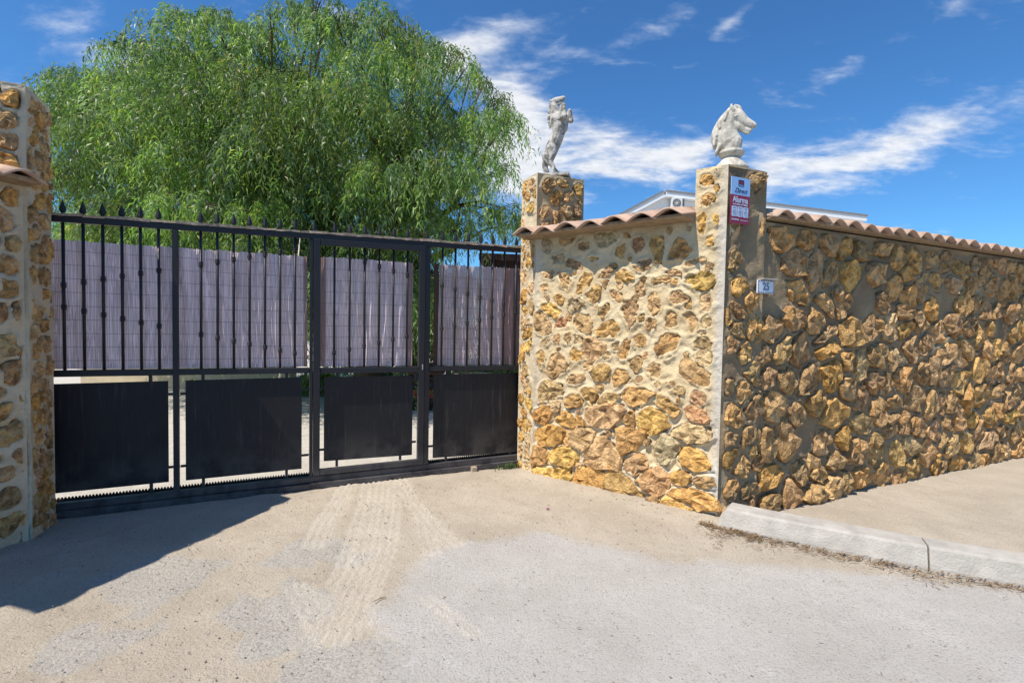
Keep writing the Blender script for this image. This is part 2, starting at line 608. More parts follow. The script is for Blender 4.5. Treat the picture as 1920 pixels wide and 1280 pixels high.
M = dict(
    stone=stone_material(), mortar=mortar_material(), ground=ground_material(), tile=tile_material(),
    iron=iron_material(), sheet=sheet_material(), reed=reed_material(), leaf=leaf_material(),
    bark=simple_mat('bark', (.13, .09, .06), .95, .1, 0, .3, 14, .012, 50),
    twig=simple_mat('twig', (.20, .15, .10), .95, .1),
    grey_cast=statue_material('weathered_grey_cast_stone', (.52, .49, .44), (.11, .10, .09), .9),
    white_cast=statue_material('cream_cast_stone', (.60, .56, .48), (.26, .22, .16), .6),
    kerb=simple_mat('kerb_concrete', (.43, .40, .355), .9, .15, 0, .22, 9, .007, 70),
    brown=simple_mat('brown_paint', (.085, .042, .032), .75, .3, 0, .2, 10),
    dark=simple_mat('dark_wood', (.04, .028, .024), .85, .2, 0, .3, 12),
    red=simple_mat('faded_red_plastic', (.36, .05, .045), .6, .4, 0, .15, 12),
    white=simple_mat('white_render', (.78, .79, .80), .9, .2, 0, .03, 3),
    fascia=simple_mat('white_fascia', (.74, .75, .76), .7, .3, 0, .03, 3),
    grey=simple_mat('grey_shingle', (.22, .22, .23), .9, .2, 0, .15, 8),
    acwhite=simple_mat('ac_casing', (.68, .68, .66), .6, .4, 0, .05, 8),
    acdark=simple_mat('ac_fan_dark', (.08, .085, .09), .5, .4),
    cream=simple_mat('cream_render', (.52, .43, .29), .9, .2, 0, .15, 6, .004, 60),
    rust=simple_mat('rusty_peeling_paint', (.42, .33, .25), .9, .2, 0, .45, 45, .004, 90),
    steel=simple_mat('galvanised_steel', (.55, .55, .55), .35, .5, .8, .1, 40),
    dry=simple_mat('dry_litter', (.25, .17, .10), .95, .1, 0, .4, 30),
    pebble=simple_mat('pebbles', (.34, .31, .27), .95, .15, 0, .5, 25),
    petal=simple_mat('magenta_petal', (.42, .03, .22), .7, .3),
    sblue=simple_mat('sign_blue_sky_sheen', (.34, .55, .86), .35, .5, 0, .02, 10),  # the sky's sheen is put into this blue
    sred=simple_mat('sign_dark_red', (.30, .022, .06), .35, .5, 0, .03, 10),
    snavy=simple_mat('sign_navy', (.02, .022, .07), .4, .5, 0, .03, 10),
    swhite=simple_mat('sign_white', (.62, .70, .86), .4, .5, 0, .02, 10),
    plate=simple_mat('glazed_tile', (.70, .72, .76), .25, .5, 0, .03, 10),
    pblue=simple_mat('plate_blue', (.05, .12, .28), .3, .5, 0, .05, 10),
    wire=simple_mat('mauve_wire', (.22, .18, .21), .6, .3),
    cane=simple_mat('pale_cane', (.62, .56, .44), .8, .2),
    grass=simple_mat('weed_green', (.07, .11, .035), .8, .2, 0, .3, 20),
    plank=simple_mat('weathered_boards', (.48, .40, .28), .9, .2, 0, .2, 10),
)

# ------------------------------------------------------------------ the plan of the place
TH = math.radians(25.5)
g3 = np.array([math.cos(TH), math.sin(TH), 0.])          # along the gate, to the right
o3 = np.array([g3[1], -g3[0], 0.])                       # out of the gate, towards the road
Z3 = np.array([0, 0, 1.])
P1 = gnd(997, 888)
A = gnd(1344, 976)
WL = float(np.linalg.norm(A-P1))
w3 = (A-P1)/WL
wn3 = np.array([w3[1], -w3[0], 0.])                      # out of the splayed wall
G0 = gnd(933, 875)                                       # on the gate's plane
gP1 = float((P1-G0)@g3)
U_PIL = 1.55                                             # where the right pillar starts along the wall
H_WALL, H_LP, H_RP, H_ST = 2.335, 2.97, 2.725, 2.34


# ------------------------------------------------------------------ ground
def seg_dist(X, Y, a, b):
    ax, ay = a; bx, by = b
    dx, dy = bx-ax, by-ay
    t = np.clip(((X-ax)*dx+(Y-ay)*dy)/(dx*dx+dy*dy), 0, 1)
    return np.hypot(X-ax-t*dx, Y-ay-t*dy), t


def poly_sd(X, Y, P):
    """signed distance to a polygon, negative inside"""
    P = np.asarray(P, float)
    d = np.full(X.shape, 1e9)
    ins = np.zeros(X.shape, bool)
    n = len(P)
    for i in range(n):
        a, b = P[i], P[(i+1) % n]
        dd, _ = seg_dist(X, Y, a, b)
        d = np.minimum(d, dd)
        c = ((a[1] > Y) != (b[1] > Y))
        if a[1] != b[1]:
            ins ^= c & (X < (b[0]-a[0])*(Y-a[1])/(b[1]-a[1])+a[0])
    return np.where(ins, -d, d)


def build_ground():
    fx = np.arange(-4.6, 4.8, .02)
    fy = np.arange(1.7, 5.7, .02)
    geo = lambda a, b, n: a + (b-a)*(np.geomspace(1, 400, n)-1)/399.
    xs = np.concatenate([geo(-4.6, -900, 26)[::-1][:-1], fx, geo(fx[-1], 900, 26)[1:]])
    ys = np.concatenate([geo(1.7, -60, 12)[::-1][:-1], fy, geo(fy[-1], 1500, 60)[1:]])
    X, Y = np.meshgrid(xs, ys, indexing='ij')
    fine = (X > -4.6) & (X < 4.8) & (Y > 1.7) & (Y < 5.7)
    g2 = lambda L: [tuple(gnd(*q)[:2]) for q in L]
    edge = g2([(1440, 1066), (1340, 1050), (1250, 1052), (1150, 1030), (1080, 1016), (1000, 996), (945, 1010), (880, 1018), (800, 1035),
               (772, 1065), (752, 1100), (745, 1118), (700, 1138), (685, 1165), (705, 1200), (715, 1240), (722, 1279)])
    poly = [(60, edge[0][1]-1.2), (4.5, edge[0][1]-.35)] + edge + [(edge[-1][0], 1.2), (edge[-1][0]+.1, -60), (60, -60)]
    warp = (fbm(X, Y, 1.7, 3, 3)-.5)*.5
    sd = poly_sd(X+warp*.3, Y+warp*.3, poly)
    conc = sstep(.20, -.20, sd)
    grav = np.zeros(X.shape)
    for px, py, r in ((575, 1040, .33), (640, 1060, .16), (500, 1140, .30), (490, 1200, .25), (640, 1262, .3), (620, 1200, .16),
                      (300, 1080, .4), (200, 1200, .3)):
        c = gnd(px, py)
        d = np.hypot(X-c[0]+(fbm(X, Y, 3.1, 3, 61)-.5)*.5, Y-c[1]+(fbm(X, Y, 3.7, 3, 67)-.5)*.5)
        grav = np.maximum(grav, sstep(1.25*r, .35*r, d))
    track = np.zeros(X.shape); tread = np.zeros(X.shape)
    for pts, w in (([(668, 885), (640, 930), (606, 985), (590, 1020)], .10), ([(722, 880), (716, 950), (700, 1030), (668, 1100), (636, 1180)], .17),
                   ([(738, 882), (775, 940), (812, 985), (850, 1020)], .09), ([(742, 900), (790, 960), (812, 1040)], .07),
                   ([(560, 1105), (590, 1150), (615, 1195)], .09), ([(800, 1130), (880, 1190)], .06), ([(695, 885), (690, 940), (655, 1050), (640, 1085)], .09)):
        W = g2(pts)
        acc = 0.0
        for i in range(len(W)-1):
            d, t = seg_dist(X, Y, W[i], W[i+1])
            L = math.hypot(W[i+1][0]-W[i][0], W[i+1][1]-W[i][1])
            nx, ny = -(W[i+1][1]-W[i][1])/L, (W[i+1][0]-W[i][0])/L
            off = (X-W[i][0])*nx + (Y-W[i][1])*ny
            m = sstep(w, w*.75, d) * ((t > 0) | (d < w))
            ribs = .5+.5*np.cos(off*2*math.pi/.05 + np.sin((acc+t*L)*60)*1.1)
            m2 = m*(.45+.55*fbm(X, Y, 9, 2, 31))
            better = m2 > track
            tread = np.where(better, ribs, tread)
            track = np.maximum(track, m2)
            acc += L
    yard = sstep(-.1, .15, (X-G0[0])*(-o3[0])+(Y-G0[1])*(-o3[1])-.1)
    Z = np.where(fine, (fbm(X, Y, 2.2, 3, 5)-.5)*.025 + (fbm(X, Y, 26, 3, 9)-.5)*.007*(1-.5*conc), 0.0)
    Z += (1-conc)*(fbm(X, Y, 7, 2, 15)-.5)*.012*fine
    Z += track*(tread-.6)*.021*fine
    Z += conc*.012*fine
    # sand banked against the wall foot
    dw, _ = seg_dist(X, Y, tuple(P1[:2]), tuple(A[:2]))
    Z += sstep(.30, .0, dw)*.03*fine
    fadef = np.minimum.reduce([sstep(-4.6, -4.2, X), sstep(4.8, 4.4, X), sstep(1.7, 1.9, Y), sstep(5.7, 5.4, Y)])
    Z *= fadef
    nx_, ny_ = X.shape
    idx = np.arange(nx_*ny_).reshape(nx_, ny_)
    F = np.stack([idx[:-1, :-1], idx[1:, :-1], idx[1:, 1:], idx[:-1, 1:]], -1).reshape(-1, 4)
    V = np.stack([X, Y, Z], -1).reshape(-1, 3)
    o = mk('ground', V, F, M['ground'], None, True, False,
           dict(conc=conc.ravel(), grav=grav.ravel(), track=(track*(.4+.6*tread)).ravel(), yard=yard.ravel()))
    tag(o, 'dusty pale ground of sand and worn concrete in front of the gate', None, None, 'structure')


build_ground()
# unseen street behind the camera, added dark to cut bounce onto the walls
rd = mk('road', [(-60, -9, .004), (60, -9, .004), (60, 1.15, .004), (-60, 1.15, .004)], [(0, 1, 2, 3)], simple_mat('asphalt', (.065, .063, .060), .9, .2, 0, .3, 60, .004, 120))
tag(rd, 'unseen dark asphalt street behind the camera, added to cut bounced light', None, None, 'structure')

# ------------------------------------------------------------------ rubble masonry
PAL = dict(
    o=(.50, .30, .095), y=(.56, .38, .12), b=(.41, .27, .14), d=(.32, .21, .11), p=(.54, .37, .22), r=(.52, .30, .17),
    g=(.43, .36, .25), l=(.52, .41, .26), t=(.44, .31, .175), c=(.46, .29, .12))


class Face:
    def __init__(s, origin, ud, n):
        s.o = np.asarray(origin, float); s.u = np.asarray(ud, float); s.n = np.asarray(n, float)

    def pt(s, u, v, h):
        u = np.asarray(u)[..., None]; v = np.asarray(v)[..., None]; h = np.asarray(h)[..., None]
        return s.o + s.u*u + Z3*v + s.n*h

    def uv(s, px, py):
        X = on_plane(px, py, s.o, s.n)
        return float((X-s.o)@s.u), float(X[2]-s.o[2])


def chaikin(P, k=1):
    P = np.asarray(P, float)
    for _ in range(k):
        Q = np.roll(P, -1, 0)
        P = np.stack([P*.78+Q*.22, P*.22+Q*.78], 1).reshape(-1, 2)
    return P


def resample(P, n):
    P = np.asarray(P, float)
    Q = np.vstack([P, P[:1]])
    L = np.concatenate([[0], np.cumsum(np.linalg.norm(np.diff(Q, axis=0), axis=1))])
    t = np.linspace(0, L[-1], n, endpoint=False)
    return np.stack([np.interp(t, L, Q[:, 0]), np.interp(t, L, Q[:, 1])], 1)


def stone_obj(face, poly, col, parent, base=0.0, prot=.012, n=13):
    P = resample(chaikin(poly, 1), n)
    c = P.mean(0)
    size = math.sqrt(abs(np.sum(P[:, 0]*np.roll(P[:, 1], -1)-np.roll(P[:, 0], -1)*P[:, 1]))/2)+1e-4
    P = c+(P-c)*(1+rng.normal(0, .085, (n, 1)))
    rings = [(1.04, base-.035), (1.0, base-.002), (.91, base+prot*.9), (.52, base+prot*1.0)]
    V = []
    tilt = rng.normal(0, .08, 2)
    for k, (s_, h) in enumerate(rings):
        Q = c+(P-c)*s_
        if k >= 2:
            Q = Q+rng.normal(0, size*.035, Q.shape)
        hh = np.full(n, h)
        if k >= 1:
            hh = hh+rng.normal(0, min(.013, size*.06)*(k > 1)+.001, n)+((Q-c)@tilt)*.8*(k > 1)
        V.append(face.pt(Q[:, 0], Q[:, 1], hh))
    V.append(face.pt(np.array([c[0]]), np.array([c[1]]), np.array([base+prot*1.15+rng.normal(0, .003)])))
    V = np.concatenate(V)
    fs = []
    flip = np.sum(P[:, 0]*np.roll(P[:, 1], -1)-np.roll(P[:, 0], -1)*P[:, 1]) < 0
    handed = np.dot(np.cross(face.u, Z3), face.n) < 0
    for k in range(len(rings)-1):
        for i in range(n):
            j = (i+1) % n
            f = (k*n+i, k*n+j, (k+1)*n+j, (k+1)*n+i)
            fs.append(f if flip == handed else f[::-1])
    e = len(rings)*n
    for i in range(n):
        f = ((len(rings)-1)*n+i, (len(rings)-1)*n+(i+1) % n, e)
        fs.append(f if flip == handed else f[::-1])
    o = mk('stone', V, fs, M['stone'], parent, False)
    k = rng.uniform(.86, 1.14)
    cc = (np.array(col)*.86+np.array([.42, .34, .24])*.14)*k*rng.uniform(.96, 1.04, 3)*np.array([1.29, 1.24, 1.13])
    o.color = (float(cc[0]), float(cc[1]), float(cc[2]), 1)
    return o


def masonry(face, u0, u1, v0, v1, polys, parent, step=.012, lip=None, recess=None, pale=None, stain_shade=None, amp=.02, seed=1, edges=(1, 1, 1, 1)):
    us = np.linspace(u0, u1, max(3, int((u1-u0)/step)+1))
    vs = np.linspace(v0, v1, max(3, int((v1-v0)/step)+1))
    U, V = np.meshgrid(us, vs, indexing='ij')
    e = np.full(U.shape, 1.0)
    if edges[0]: e = np.minimum(e, sstep(0, .03, U-u0))
    if edges[1]: e = np.minimum(e, sstep(0, .03, u1-U))
    if edges[2]: e = np.minimum(e, sstep(0, .03, V-v0))
    if edges[3]: e = np.minimum(e, sstep(0, .03, v1-V))
    und = (fbm(U, V, 3.2, 3, seed)-.5)*amp*2
    sd = np.full(U.shape, .5)
    for P in polys:
        P = np.asarray(P)
        lo = P.min(0)-.08; hi = P.max(0)+.08
        i0, i1 = np.searchsorted(us, [lo[0], hi[0]]); j0, j1 = np.searchsorted(vs, [lo[1], hi[1]])
        if i1 <= i0 or j1 <= j0:
            continue
        sd[i0:i1, j0:j1] = np.minimum(sd[i0:i1, j0:j1], poly_sd(U[i0:i1, j0:j1], V[i0:i1, j0:j1], P))
    wob = (fbm(U, V, 17, 4, seed+5, .6)-.5)
    sdn = sd+wob*.062
    lipw = lip(U, V) if lip else .5
    rec = recess(U, V) if recess else .3
    h = und + .011*lipw*np.exp(-((sdn-.004)/.020)**2)*(2.0*vnoise(U*8, V*8, seed+8)-.35)
    h = h - .016*rec*sstep(.002, .02, sd) + (fbm(U, V, 24, 4, seed+11, .65)-.5)*.017
    h = np.where(sdn < -.004, h-sstep(-.004, -.020, sdn)*.045, h)
    h = h*e
    pv = pale(U, V) if pale else np.zeros(U.shape)
    stv = stain_shade(U, V) if stain_shade else np.zeros(U.shape)
    idx = np.arange(U.size).reshape(U.shape)
    F = np.stack([idx[:-1, :-1], idx[1:, :-1], idx[1:, 1:], idx[:-1, 1:]], -1).reshape(-1, 4)
    if np.dot(np.cross(face.u, Z3), face.n) < 0:
        F = F[:, ::-1]
    o = mk('mortar_face', face.pt(U, V, h).reshape(-1, 3), F, M['mortar'], parent, True, True,
           dict(pale=np.clip(pv, 0, 1).ravel(), stain_shade=np.clip(stv, 0, 1).ravel()))

    def base(c):
        i = min(len(us)-1, max(0, int(np.searchsorted(us, c[0])))); j = min(len(vs)-1, max(0, int(np.searchsorted(vs, c[1]))))
        return float(und[i, j]*e[i, j])
    return o, base


def clip_half(P, p, n):
    """keep the side where (x-p).n <= 0"""
    out = []
    for i in range(len(P)):
        a, b = P[i], P[(i+1) % len(P)]
        da, db = np.dot(a-p, n), np.dot(b-p, n)
        if da <= 0: out.append(a)
        if da*db < 0:
            out.append(a+(b-a)*da/(da-db))
    return out


def rubble(u0, u1, v0, v1, size, gap, skip=0.0, jit=.42, margin=.02):
    """an irregular set of stone outlines"""
    pts = []
    nu = max(1, round((u1-u0)/size)); nv = max(1, round((v1-v0)/(size*.85)))
    du, dv = (u1-u0)/nu, (v1-v0)/nv
    for j in range(-1, nv+1):
        for i in range(-1, nu+1):
            pts.append(np.array([u0+(i+.5+(.5 if j % 2 else 0)-.25)*du, v0+(j+.5)*dv])+rng.uniform(-jit, jit, 2)*[du, dv])
    out = []
    for a in range(len(pts)):
        c = pts[a]
        if not (u0 < c[0] < u1 and v0 < c[1] < v1) or rng.random() < skip:
            continue
        P = [np.array(q, float) for q in ((u0+margin, v0+margin), (u1-margin, v0+margin), (u1-margin, v1-margin), (u0+margin, v1-margin))]
        for b in range(len(pts)):
            if a == b: continue
            d = pts[b]-c
            L = np.linalg.norm(d)
            if L > size*2.6: continue
            P = clip_half(P, c+d/2-d/L*gap*rng.uniform(.35, .8), d/L)
            if len(P) < 3: break
        if len(P) < 3: continue
        P = np.array(P)
        ar = abs(np.sum(P[:, 0]*np.roll(P[:, 1], -1)-np.roll(P[:, 0], -1)*P[:, 1]))/2
        if ar < (size*.22)**2: continue
        cc = P.mean(0)
        k = rng.uniform(.88, 1.04)
        out.append(cc+(P-cc)*k)
    return out


# stones of the splayed wall, traced on the photograph: outline, colour, how far they stand out
S7 = [  # crop at (960,380), four to a pixel
    ('g', [(222, 290), (295, 290), (300, 340), (270, 375), (235, 360)]), ('b', [(360, 280), (440, 270), (490, 250), (455, 300), (400, 325), (370, 315)]),
    ('d', [(500, 310), (540, 292), (580, 310), (588, 345), (550, 370), (510, 350)]), ('g', [(615, 250), (680, 235), (770, 235), (785, 275), (745, 325), (690, 338), (650, 310)]),
    ('g', [(300, 400), (375, 385), (390, 410), (380, 455), (310, 455)]), ('d', [(405, 450), (440, 425), (500, 440), (530, 480), (525, 505), (480, 500), (420, 480)]),
    ('o', [(585, 405), (610, 393), (640, 415), (625, 435), (595, 432)]), ('c', [(765, 385), (790, 340), (840, 310), (850, 350), (830, 410), (790, 412)]),
    ('b', [(835, 235), (870, 225), (885, 255), (860, 270)]), ('r', [(915, 285), (940, 262), (985, 270), (1003, 310), (990, 360), (950, 375), (915, 345)]),
    ('b', [(868, 405), (895, 400), (905, 430), (885, 450)]), ('d', [(945, 450), (975, 425), (1035, 420), (1045, 460), (1030, 495), (985, 490)]),
    ('c', [(1035, 320), (1060, 275), (1110, 265), (1145, 300), (1140, 380), (1110, 440), (1070, 430), (1065, 370)]),
    ('c', [(1240, 275), (1285, 262), (1330, 330), (1345, 360), (1320, 395), (1190, 425), (1195, 345), (1225, 310)]),
    ('b', [(1160, 195), (1185, 180), (1205, 205), (1180, 225)]), ('d', [(730, 455), (770, 448), (785, 470), (740, 475)]), ('g', [(1310, 180), (1335, 165), (1350, 190), (1335, 215), (1312, 205)]),
    ('o', [(1400, 100), (1440, 90), (1470, 110), (1465, 180), (1440, 240), (1405, 220), (1395, 150)]), ('y', [(1510, 95), (1545, 92), (1550, 150), (1525, 170), (1508, 140)]),
    ('y', [(1455, 260), (1500, 240), (1520, 265), (1510, 310), (1460, 320)]),
    ('p', [(230, 530), (270, 505), (310, 520), (300, 560), (240, 570)]), ('t', [(350, 560), (385, 530), (430, 535), (445, 590), (410, 650), (370, 620)]),
    ('c', [(520, 560), (560, 540), (598, 550), (590, 600), (555, 640), (510, 680), (485, 685), (500, 620)]), ('t', [(660, 560), (690, 510), (730, 480), (775, 490), (750, 530), (700, 560)]),
    ('c', [(790, 580), (800, 520), (840, 500), (890, 520), (930, 555), (920, 575), (850, 590)]), ('p', [(890, 480), (960, 470), (1010, 500), (990, 525), (930, 510)]),
    ('b', [(1045, 610), (1060, 570), (1130, 555), (1200, 560), (1170, 595), (1100, 600)]), ('t', [(1150, 520), (1210, 500), (1275, 515), (1260, 545), (1180, 545)]),
    ('y', [(1310, 595), (1340, 545), (1410, 525), (1480, 530), (1510, 560), (1515, 610), (1470, 640), (1430, 655), (1340, 620)]),
    ('t', [(1290, 480), (1310, 440), (1380, 415), (1440, 400), (1450, 430), (1380, 470), (1320, 490)]), ('p', [(205, 650), (215, 620), (260, 620), (270, 655), (225, 675)]),
    ('c', [(320, 700), (355, 690), (385, 715), (380, 755), (350, 765), (325, 735)]), ('c', [(565, 690), (600, 650), (640, 615), (670, 640), (660, 700), (635, 750), (590, 745)]),
    ('g', [(430, 750), (460, 720), (510, 725), (560, 750), (540, 780), (500, 790), (450, 820), (430, 790)]), ('b', [(725, 660), (770, 655), (820, 690), (825, 730), (800, 755), (755, 715)]),
    ('p', [(915, 625), (960, 600), (990, 620), (990, 690), (970, 710), (930, 680)]), ('t', [(1020, 700), (1040, 670), (1080, 685), (1110, 740), (1100, 810), (1060, 835), (1020, 790)]),
    ('p', [(1180, 700), (1200, 665), (1260, 660), (1310, 690), (1325, 720), (1290, 745), (1225, 765), (1190, 745)]), ('l', [(1410, 700), (1450, 685), (1480, 700), (1495, 760), (1470, 810), (1420, 795), (1405, 745)]),
    ('y', [(215, 775), (255, 755), (320, 765), (360, 820), (340, 860), (290, 850), (250, 810)]), ('t', [(180, 850), (220, 810), (265, 860), (295, 940), (290, 975), (240, 995), (185, 960)]),
    ('r', [(320, 920), (340, 880), (380, 865), (405, 890), (400, 935), (360, 945), (325, 935)]), ('b', [(455, 905), (480, 860), (520, 830), (570, 845), (600, 890), (600, 940), (545, 975), (490, 945)]),
    ('b', [(650, 810), (680, 765), (710, 755), (735, 800), (715, 840), (670, 870)]), ('t', [(815, 810), (850, 755), (900, 745), (950, 780), (950, 830), (910, 900), (885, 940), (870, 880)]),
    ('c', [(640, 975), (680, 910), (750, 885), (800, 905), (800, 955), (760, 1010), (700, 1010), (650, 1000)]), ('b', [(1005, 900), (1030, 875), (1085, 890), (1070, 940), (1040, 975), (1010, 940)]),
    ('b', [(1155, 805), (1200, 800), (1230, 830), (1235, 920), (1195, 935), (1155, 920)]), ('b', [(1280, 850), (1320, 825), (1380, 840), (1390, 880), (1360, 970), (1330, 970), (1320, 910)]),
    ('l', [(1410, 860), (1460, 840), (1490, 880), (1480, 930), (1420, 930)]), ('c', [(1085, 1060), (1120, 1010), (1200, 975), (1265, 1010), (1240, 1060), (1200, 1110), (1130, 1130), (1075, 1110)]),
    ('c', [(915, 1005), (960, 990), (1010, 1030), (1000, 1070), (960, 1080), (925, 1060)]), ('c', [(800, 1110), (840, 1030), (880, 1000), (890, 1050), (870, 1120), (830, 1175), (795, 1140)]),
    ('t', [(525, 1080), (570, 1020), (630, 1020), (700, 1080), (690, 1120), (610, 1190), (570, 1180), (530, 1130)]), ('t', [(745, 1060), (790, 1035), (810, 1050), (800, 1100), (760, 1095)]),
    ('t', [(1370, 1060), (1400, 1020), (1460, 1015), (1500, 1050), (1490, 1100), (1430, 1095), (1375, 1080)]), ('l', [(1365, 1150), (1400, 1115), (1470, 1115), (1500, 1150), (1490, 1200), (1440, 1220), (1390, 1200)]),
    ('y', [(435, 1120), (470, 1085), (520, 1120), (530, 1170), (490, 1190), (440, 1170)]), ('c', [(185, 1130), (230, 1110), (250, 1150), (240, 1200), (190, 1200)]),
    ('t', [(270, 1230), (300, 1150), (350, 1130), (400, 1180), (415, 1240), (330, 1300), (265, 1270)]), ('b', [(880, 1190), (930, 1150), (965, 1170), (960, 1240), (930, 1270), (890, 1230)]),
    ('b', [(1010, 1240), (1060, 1200), (1105, 1220), (1120, 1290), (1080, 1320), (1020, 1270)]), ('b', [(1280, 1190), (1320, 1170), (1400, 1230), (1480, 1280), (1460, 1370), (1400, 1360), (1290, 1300), (1270, 1240)]),
]
S8 = [  # crop at (960,680), four to a pixel
    ('t', [(420, 130), (450, 95), (540, 90), (530, 140), (470, 165), (430, 155)]), ('c', [(595, 90), (630, 30), (690, 20), (730, 50), (700, 110), (670, 140), (620, 120)]),
    ('c', [(745, 90), (790, 40), (850, 50), (880, 120), (830, 150), (770, 195), (760, 150)]), ('t', [(205, 170), (240, 140), (300, 145), (370, 160), (370, 235), (330, 255), (200, 290), (195, 220)]),
    ('c', [(515, 215), (545, 185), (600, 190), (640, 230), (635, 270), (600, 320), (540, 260)]), ('c', [(400, 270), (440, 230), (500, 235), (535, 290), (515, 330), (440, 345), (405, 320)]),
    ('l', [(290, 300), (310, 280), (355, 290), (365, 340), (330, 375), (290, 350)]), ('t', [(650, 290), (690, 230), (750, 225), (800, 260), (760, 298), (690, 325), (650, 322)]),
    ('c', [(825, 240), (870, 190), (965, 185), (1055, 215), (1040, 255), (950, 320), (880, 300)]), ('c', [(1085, 290), (1110, 240), (1160, 250), (1230, 310), (1250, 350), (1215, 415), (1165, 370)]),
    ('t', [(1200, 215), (1240, 180), (1300, 190), (1305, 230), (1260, 245)]), ('p', [(1340, 250), (1370, 215), (1440, 215), (1460, 270), (1430, 318), (1350, 300)]),
    ('r', [(1300, 350), (1340, 328), (1440, 345), (1475, 445), (1420, 448), (1320, 420)]), ('o', [(165, 365), (230, 325), (270, 330), (280, 420), (230, 465), (175, 440)]),
    ('o', [(330, 425), (380, 370), (430, 365), (475, 435), (455, 490), (400, 480)]), ('o', [(478, 375), (545, 440), (552, 465), (500, 475), (485, 430)]),
    ('t', [(570, 345), (700, 318), (830, 310), (830, 370), (760, 475), (600, 475), (565, 420)]), ('c', [(840, 420), (875, 370), (920, 350), (928, 480), (880, 475)]),
    ('y', [(945, 400), (1020, 345), (1110, 350), (1160, 410), (1150, 510), (1040, 528), (955, 495)]), ('l', [(1195, 520), (1270, 465), (1350, 460), (1470, 490), (1490, 560), (1400, 615), (1320, 600), (1230, 545)]),
    ('o', [(190, 500), (260, 475), (350, 480), (398, 520), (370, 600), (300, 620), (205, 590)]), ('c', [(388, 570), (415, 548), (438, 590), (425, 625), (390, 615)]),
    ('t', [(418, 530), (470, 492), (580, 490), (610, 560), (590, 610), (520, 655), (460, 610)]), ('c', [(765, 500), (880, 490), (1010, 540), (940, 635), (900, 668), (830, 688), (800, 590)]),
    ('t', [(565, 690), (605, 620), (690, 535), (740, 590), (790, 680), (825, 720), (800, 788), (700, 793), (565, 772)]), ('c', [(152, 640), (200, 612), (268, 660), (262, 740), (190, 768), (152, 788)]),
    ('y', [(278, 680), (340, 632), (430, 632), (488, 700), (478, 758), (380, 763), (292, 748)]), ('g', [(1065, 650), (1120, 562), (1190, 552), (1258, 650), (1220, 700), (1160, 763), (1092, 738)]),
    ('o', [(1252, 740), (1262, 690), (1320, 634), (1410, 660), (1450, 720), (1485, 798), (1340, 793), (1262, 758)]), ('t', [(848, 740), (900, 698), (980, 682), (1013, 740), (1008, 808), (900, 833), (842, 798)]),
    ('o', [(430, 910), (480, 822), (530, 788), (690, 808), (688, 870), (650, 958), (590, 968), (450, 930)]), ('y', [(162, 800), (230, 782), (298, 792), (328, 858), (250, 878), (170, 850)]),
    ('y', [(325, 828), (362, 778), (440, 792), (440, 870), (380, 898), (312, 878)]), ('c', [(685, 960), (730, 818), (800, 822), (880, 882), (960, 980), (995, 1040), (980, 1073), (860, 1040), (800, 1030), (700, 1000)]),
    ('b', [(962, 870), (1040, 793), (1120, 802), (1188, 880), (1178, 940), (1100, 998), (1012, 988), (982, 920)]), ('o', [(1188, 840), (1260, 802), (1318, 830), (1328, 900), (1270, 918), (1200, 888)]),
    ('t', [(1362, 890), (1400, 853), (1500, 853), (1525, 890), (1515, 938), (1420, 928)]), ('o', [(1172, 990), (1240, 948), (1370, 952), (1480, 982), (1508, 1070), (1498, 1108), (1400, 1098), (1290, 1032)]),
    ('y', [(1122, 1010), (1170, 1002), (1250, 1022), (1288, 1090), (1278, 1158), (1180, 1148), (1117, 1090)]), ('d', [(1012, 1003), (1098, 1003), (1106, 1118), (1080, 1123), (1032, 1050)]),
    ('y', [(1302, 1082), (1370, 1092), (1358, 1148), (1320, 1148)]), ('o', [(1397, 1150), (1478, 1152), (1498, 1195), (1420, 1198)]),
]

wallF = Face(P1, w3, wn3)
traced = []
for k, P in S7:
    traced.append((k, np.array([wallF.uv(960+x/4, 380+y/4) for x, y in P])))
for k, P in S8:
    traced.append((k, np.array([wallF.uv(960+x/4, 680+y/4) for x, y in P])))


def tight(v):                      # low on the wall the stones stand close and proud, higher up mortar is smeared over them
    return sstep(1.15, .55, v)


fill = []
for P in rubble(0.03, WL-.05, .12, 2.02, .125, .030, 0, jit=.45):
    c = P.mean(0)
    d = min(float(poly_sd(np.array(c[0]), np.array(c[1]), q)) for _, q in traced)
    if d < .030: continue
    rmax = np.linalg.norm(P-c, axis=1).max()
    k = min(1.0, (d-.008)*1.15/rmax)
    if k*rmax < .022: continue
    fill.append(('tlctbl'[int(rng.integers(6))], c+(P-c)*k))
traced += fill

wall = empty('stone_wall', tuple(P1+w3*.8), 'low sunlit rubble stone wall under tile coping between the two gate pillars', 'wall')
rp = empty('gate_pillar', tuple(A+g3*.2), 'right stone pillar carrying the horse head and the alarm sign', 'pillar', 'stone gate pillars')
allp = [p.mean(0)+(p-p.mean(0))*1.16 for _, p in traced]
pale_fn = lambda U, V: np.clip(sstep(1.70, 1.77, U)*.95 + tight(V)*.4*sstep(.50, .60, fbm(U, V, 5, 3, 44)) + sstep(.10, .02, U)*.5, 0, 1)
kw = dict(step=.0105, lip=lambda U, V: 1.25-tight(V), recess=lambda U, V: .25+1.25*tight(V), pale=pale_fn, amp=.022, seed=21)
_, base1 = masonry(wallF, 0, U_PIL, -.05, H_WALL, allp, wall, edges=(1, 0, 0, 0), **kw)
_, base2 = masonry(wallF, U_PIL, WL, -.05, H_WALL, allp, rp, edges=(0, 1, 0, 0), **kw)
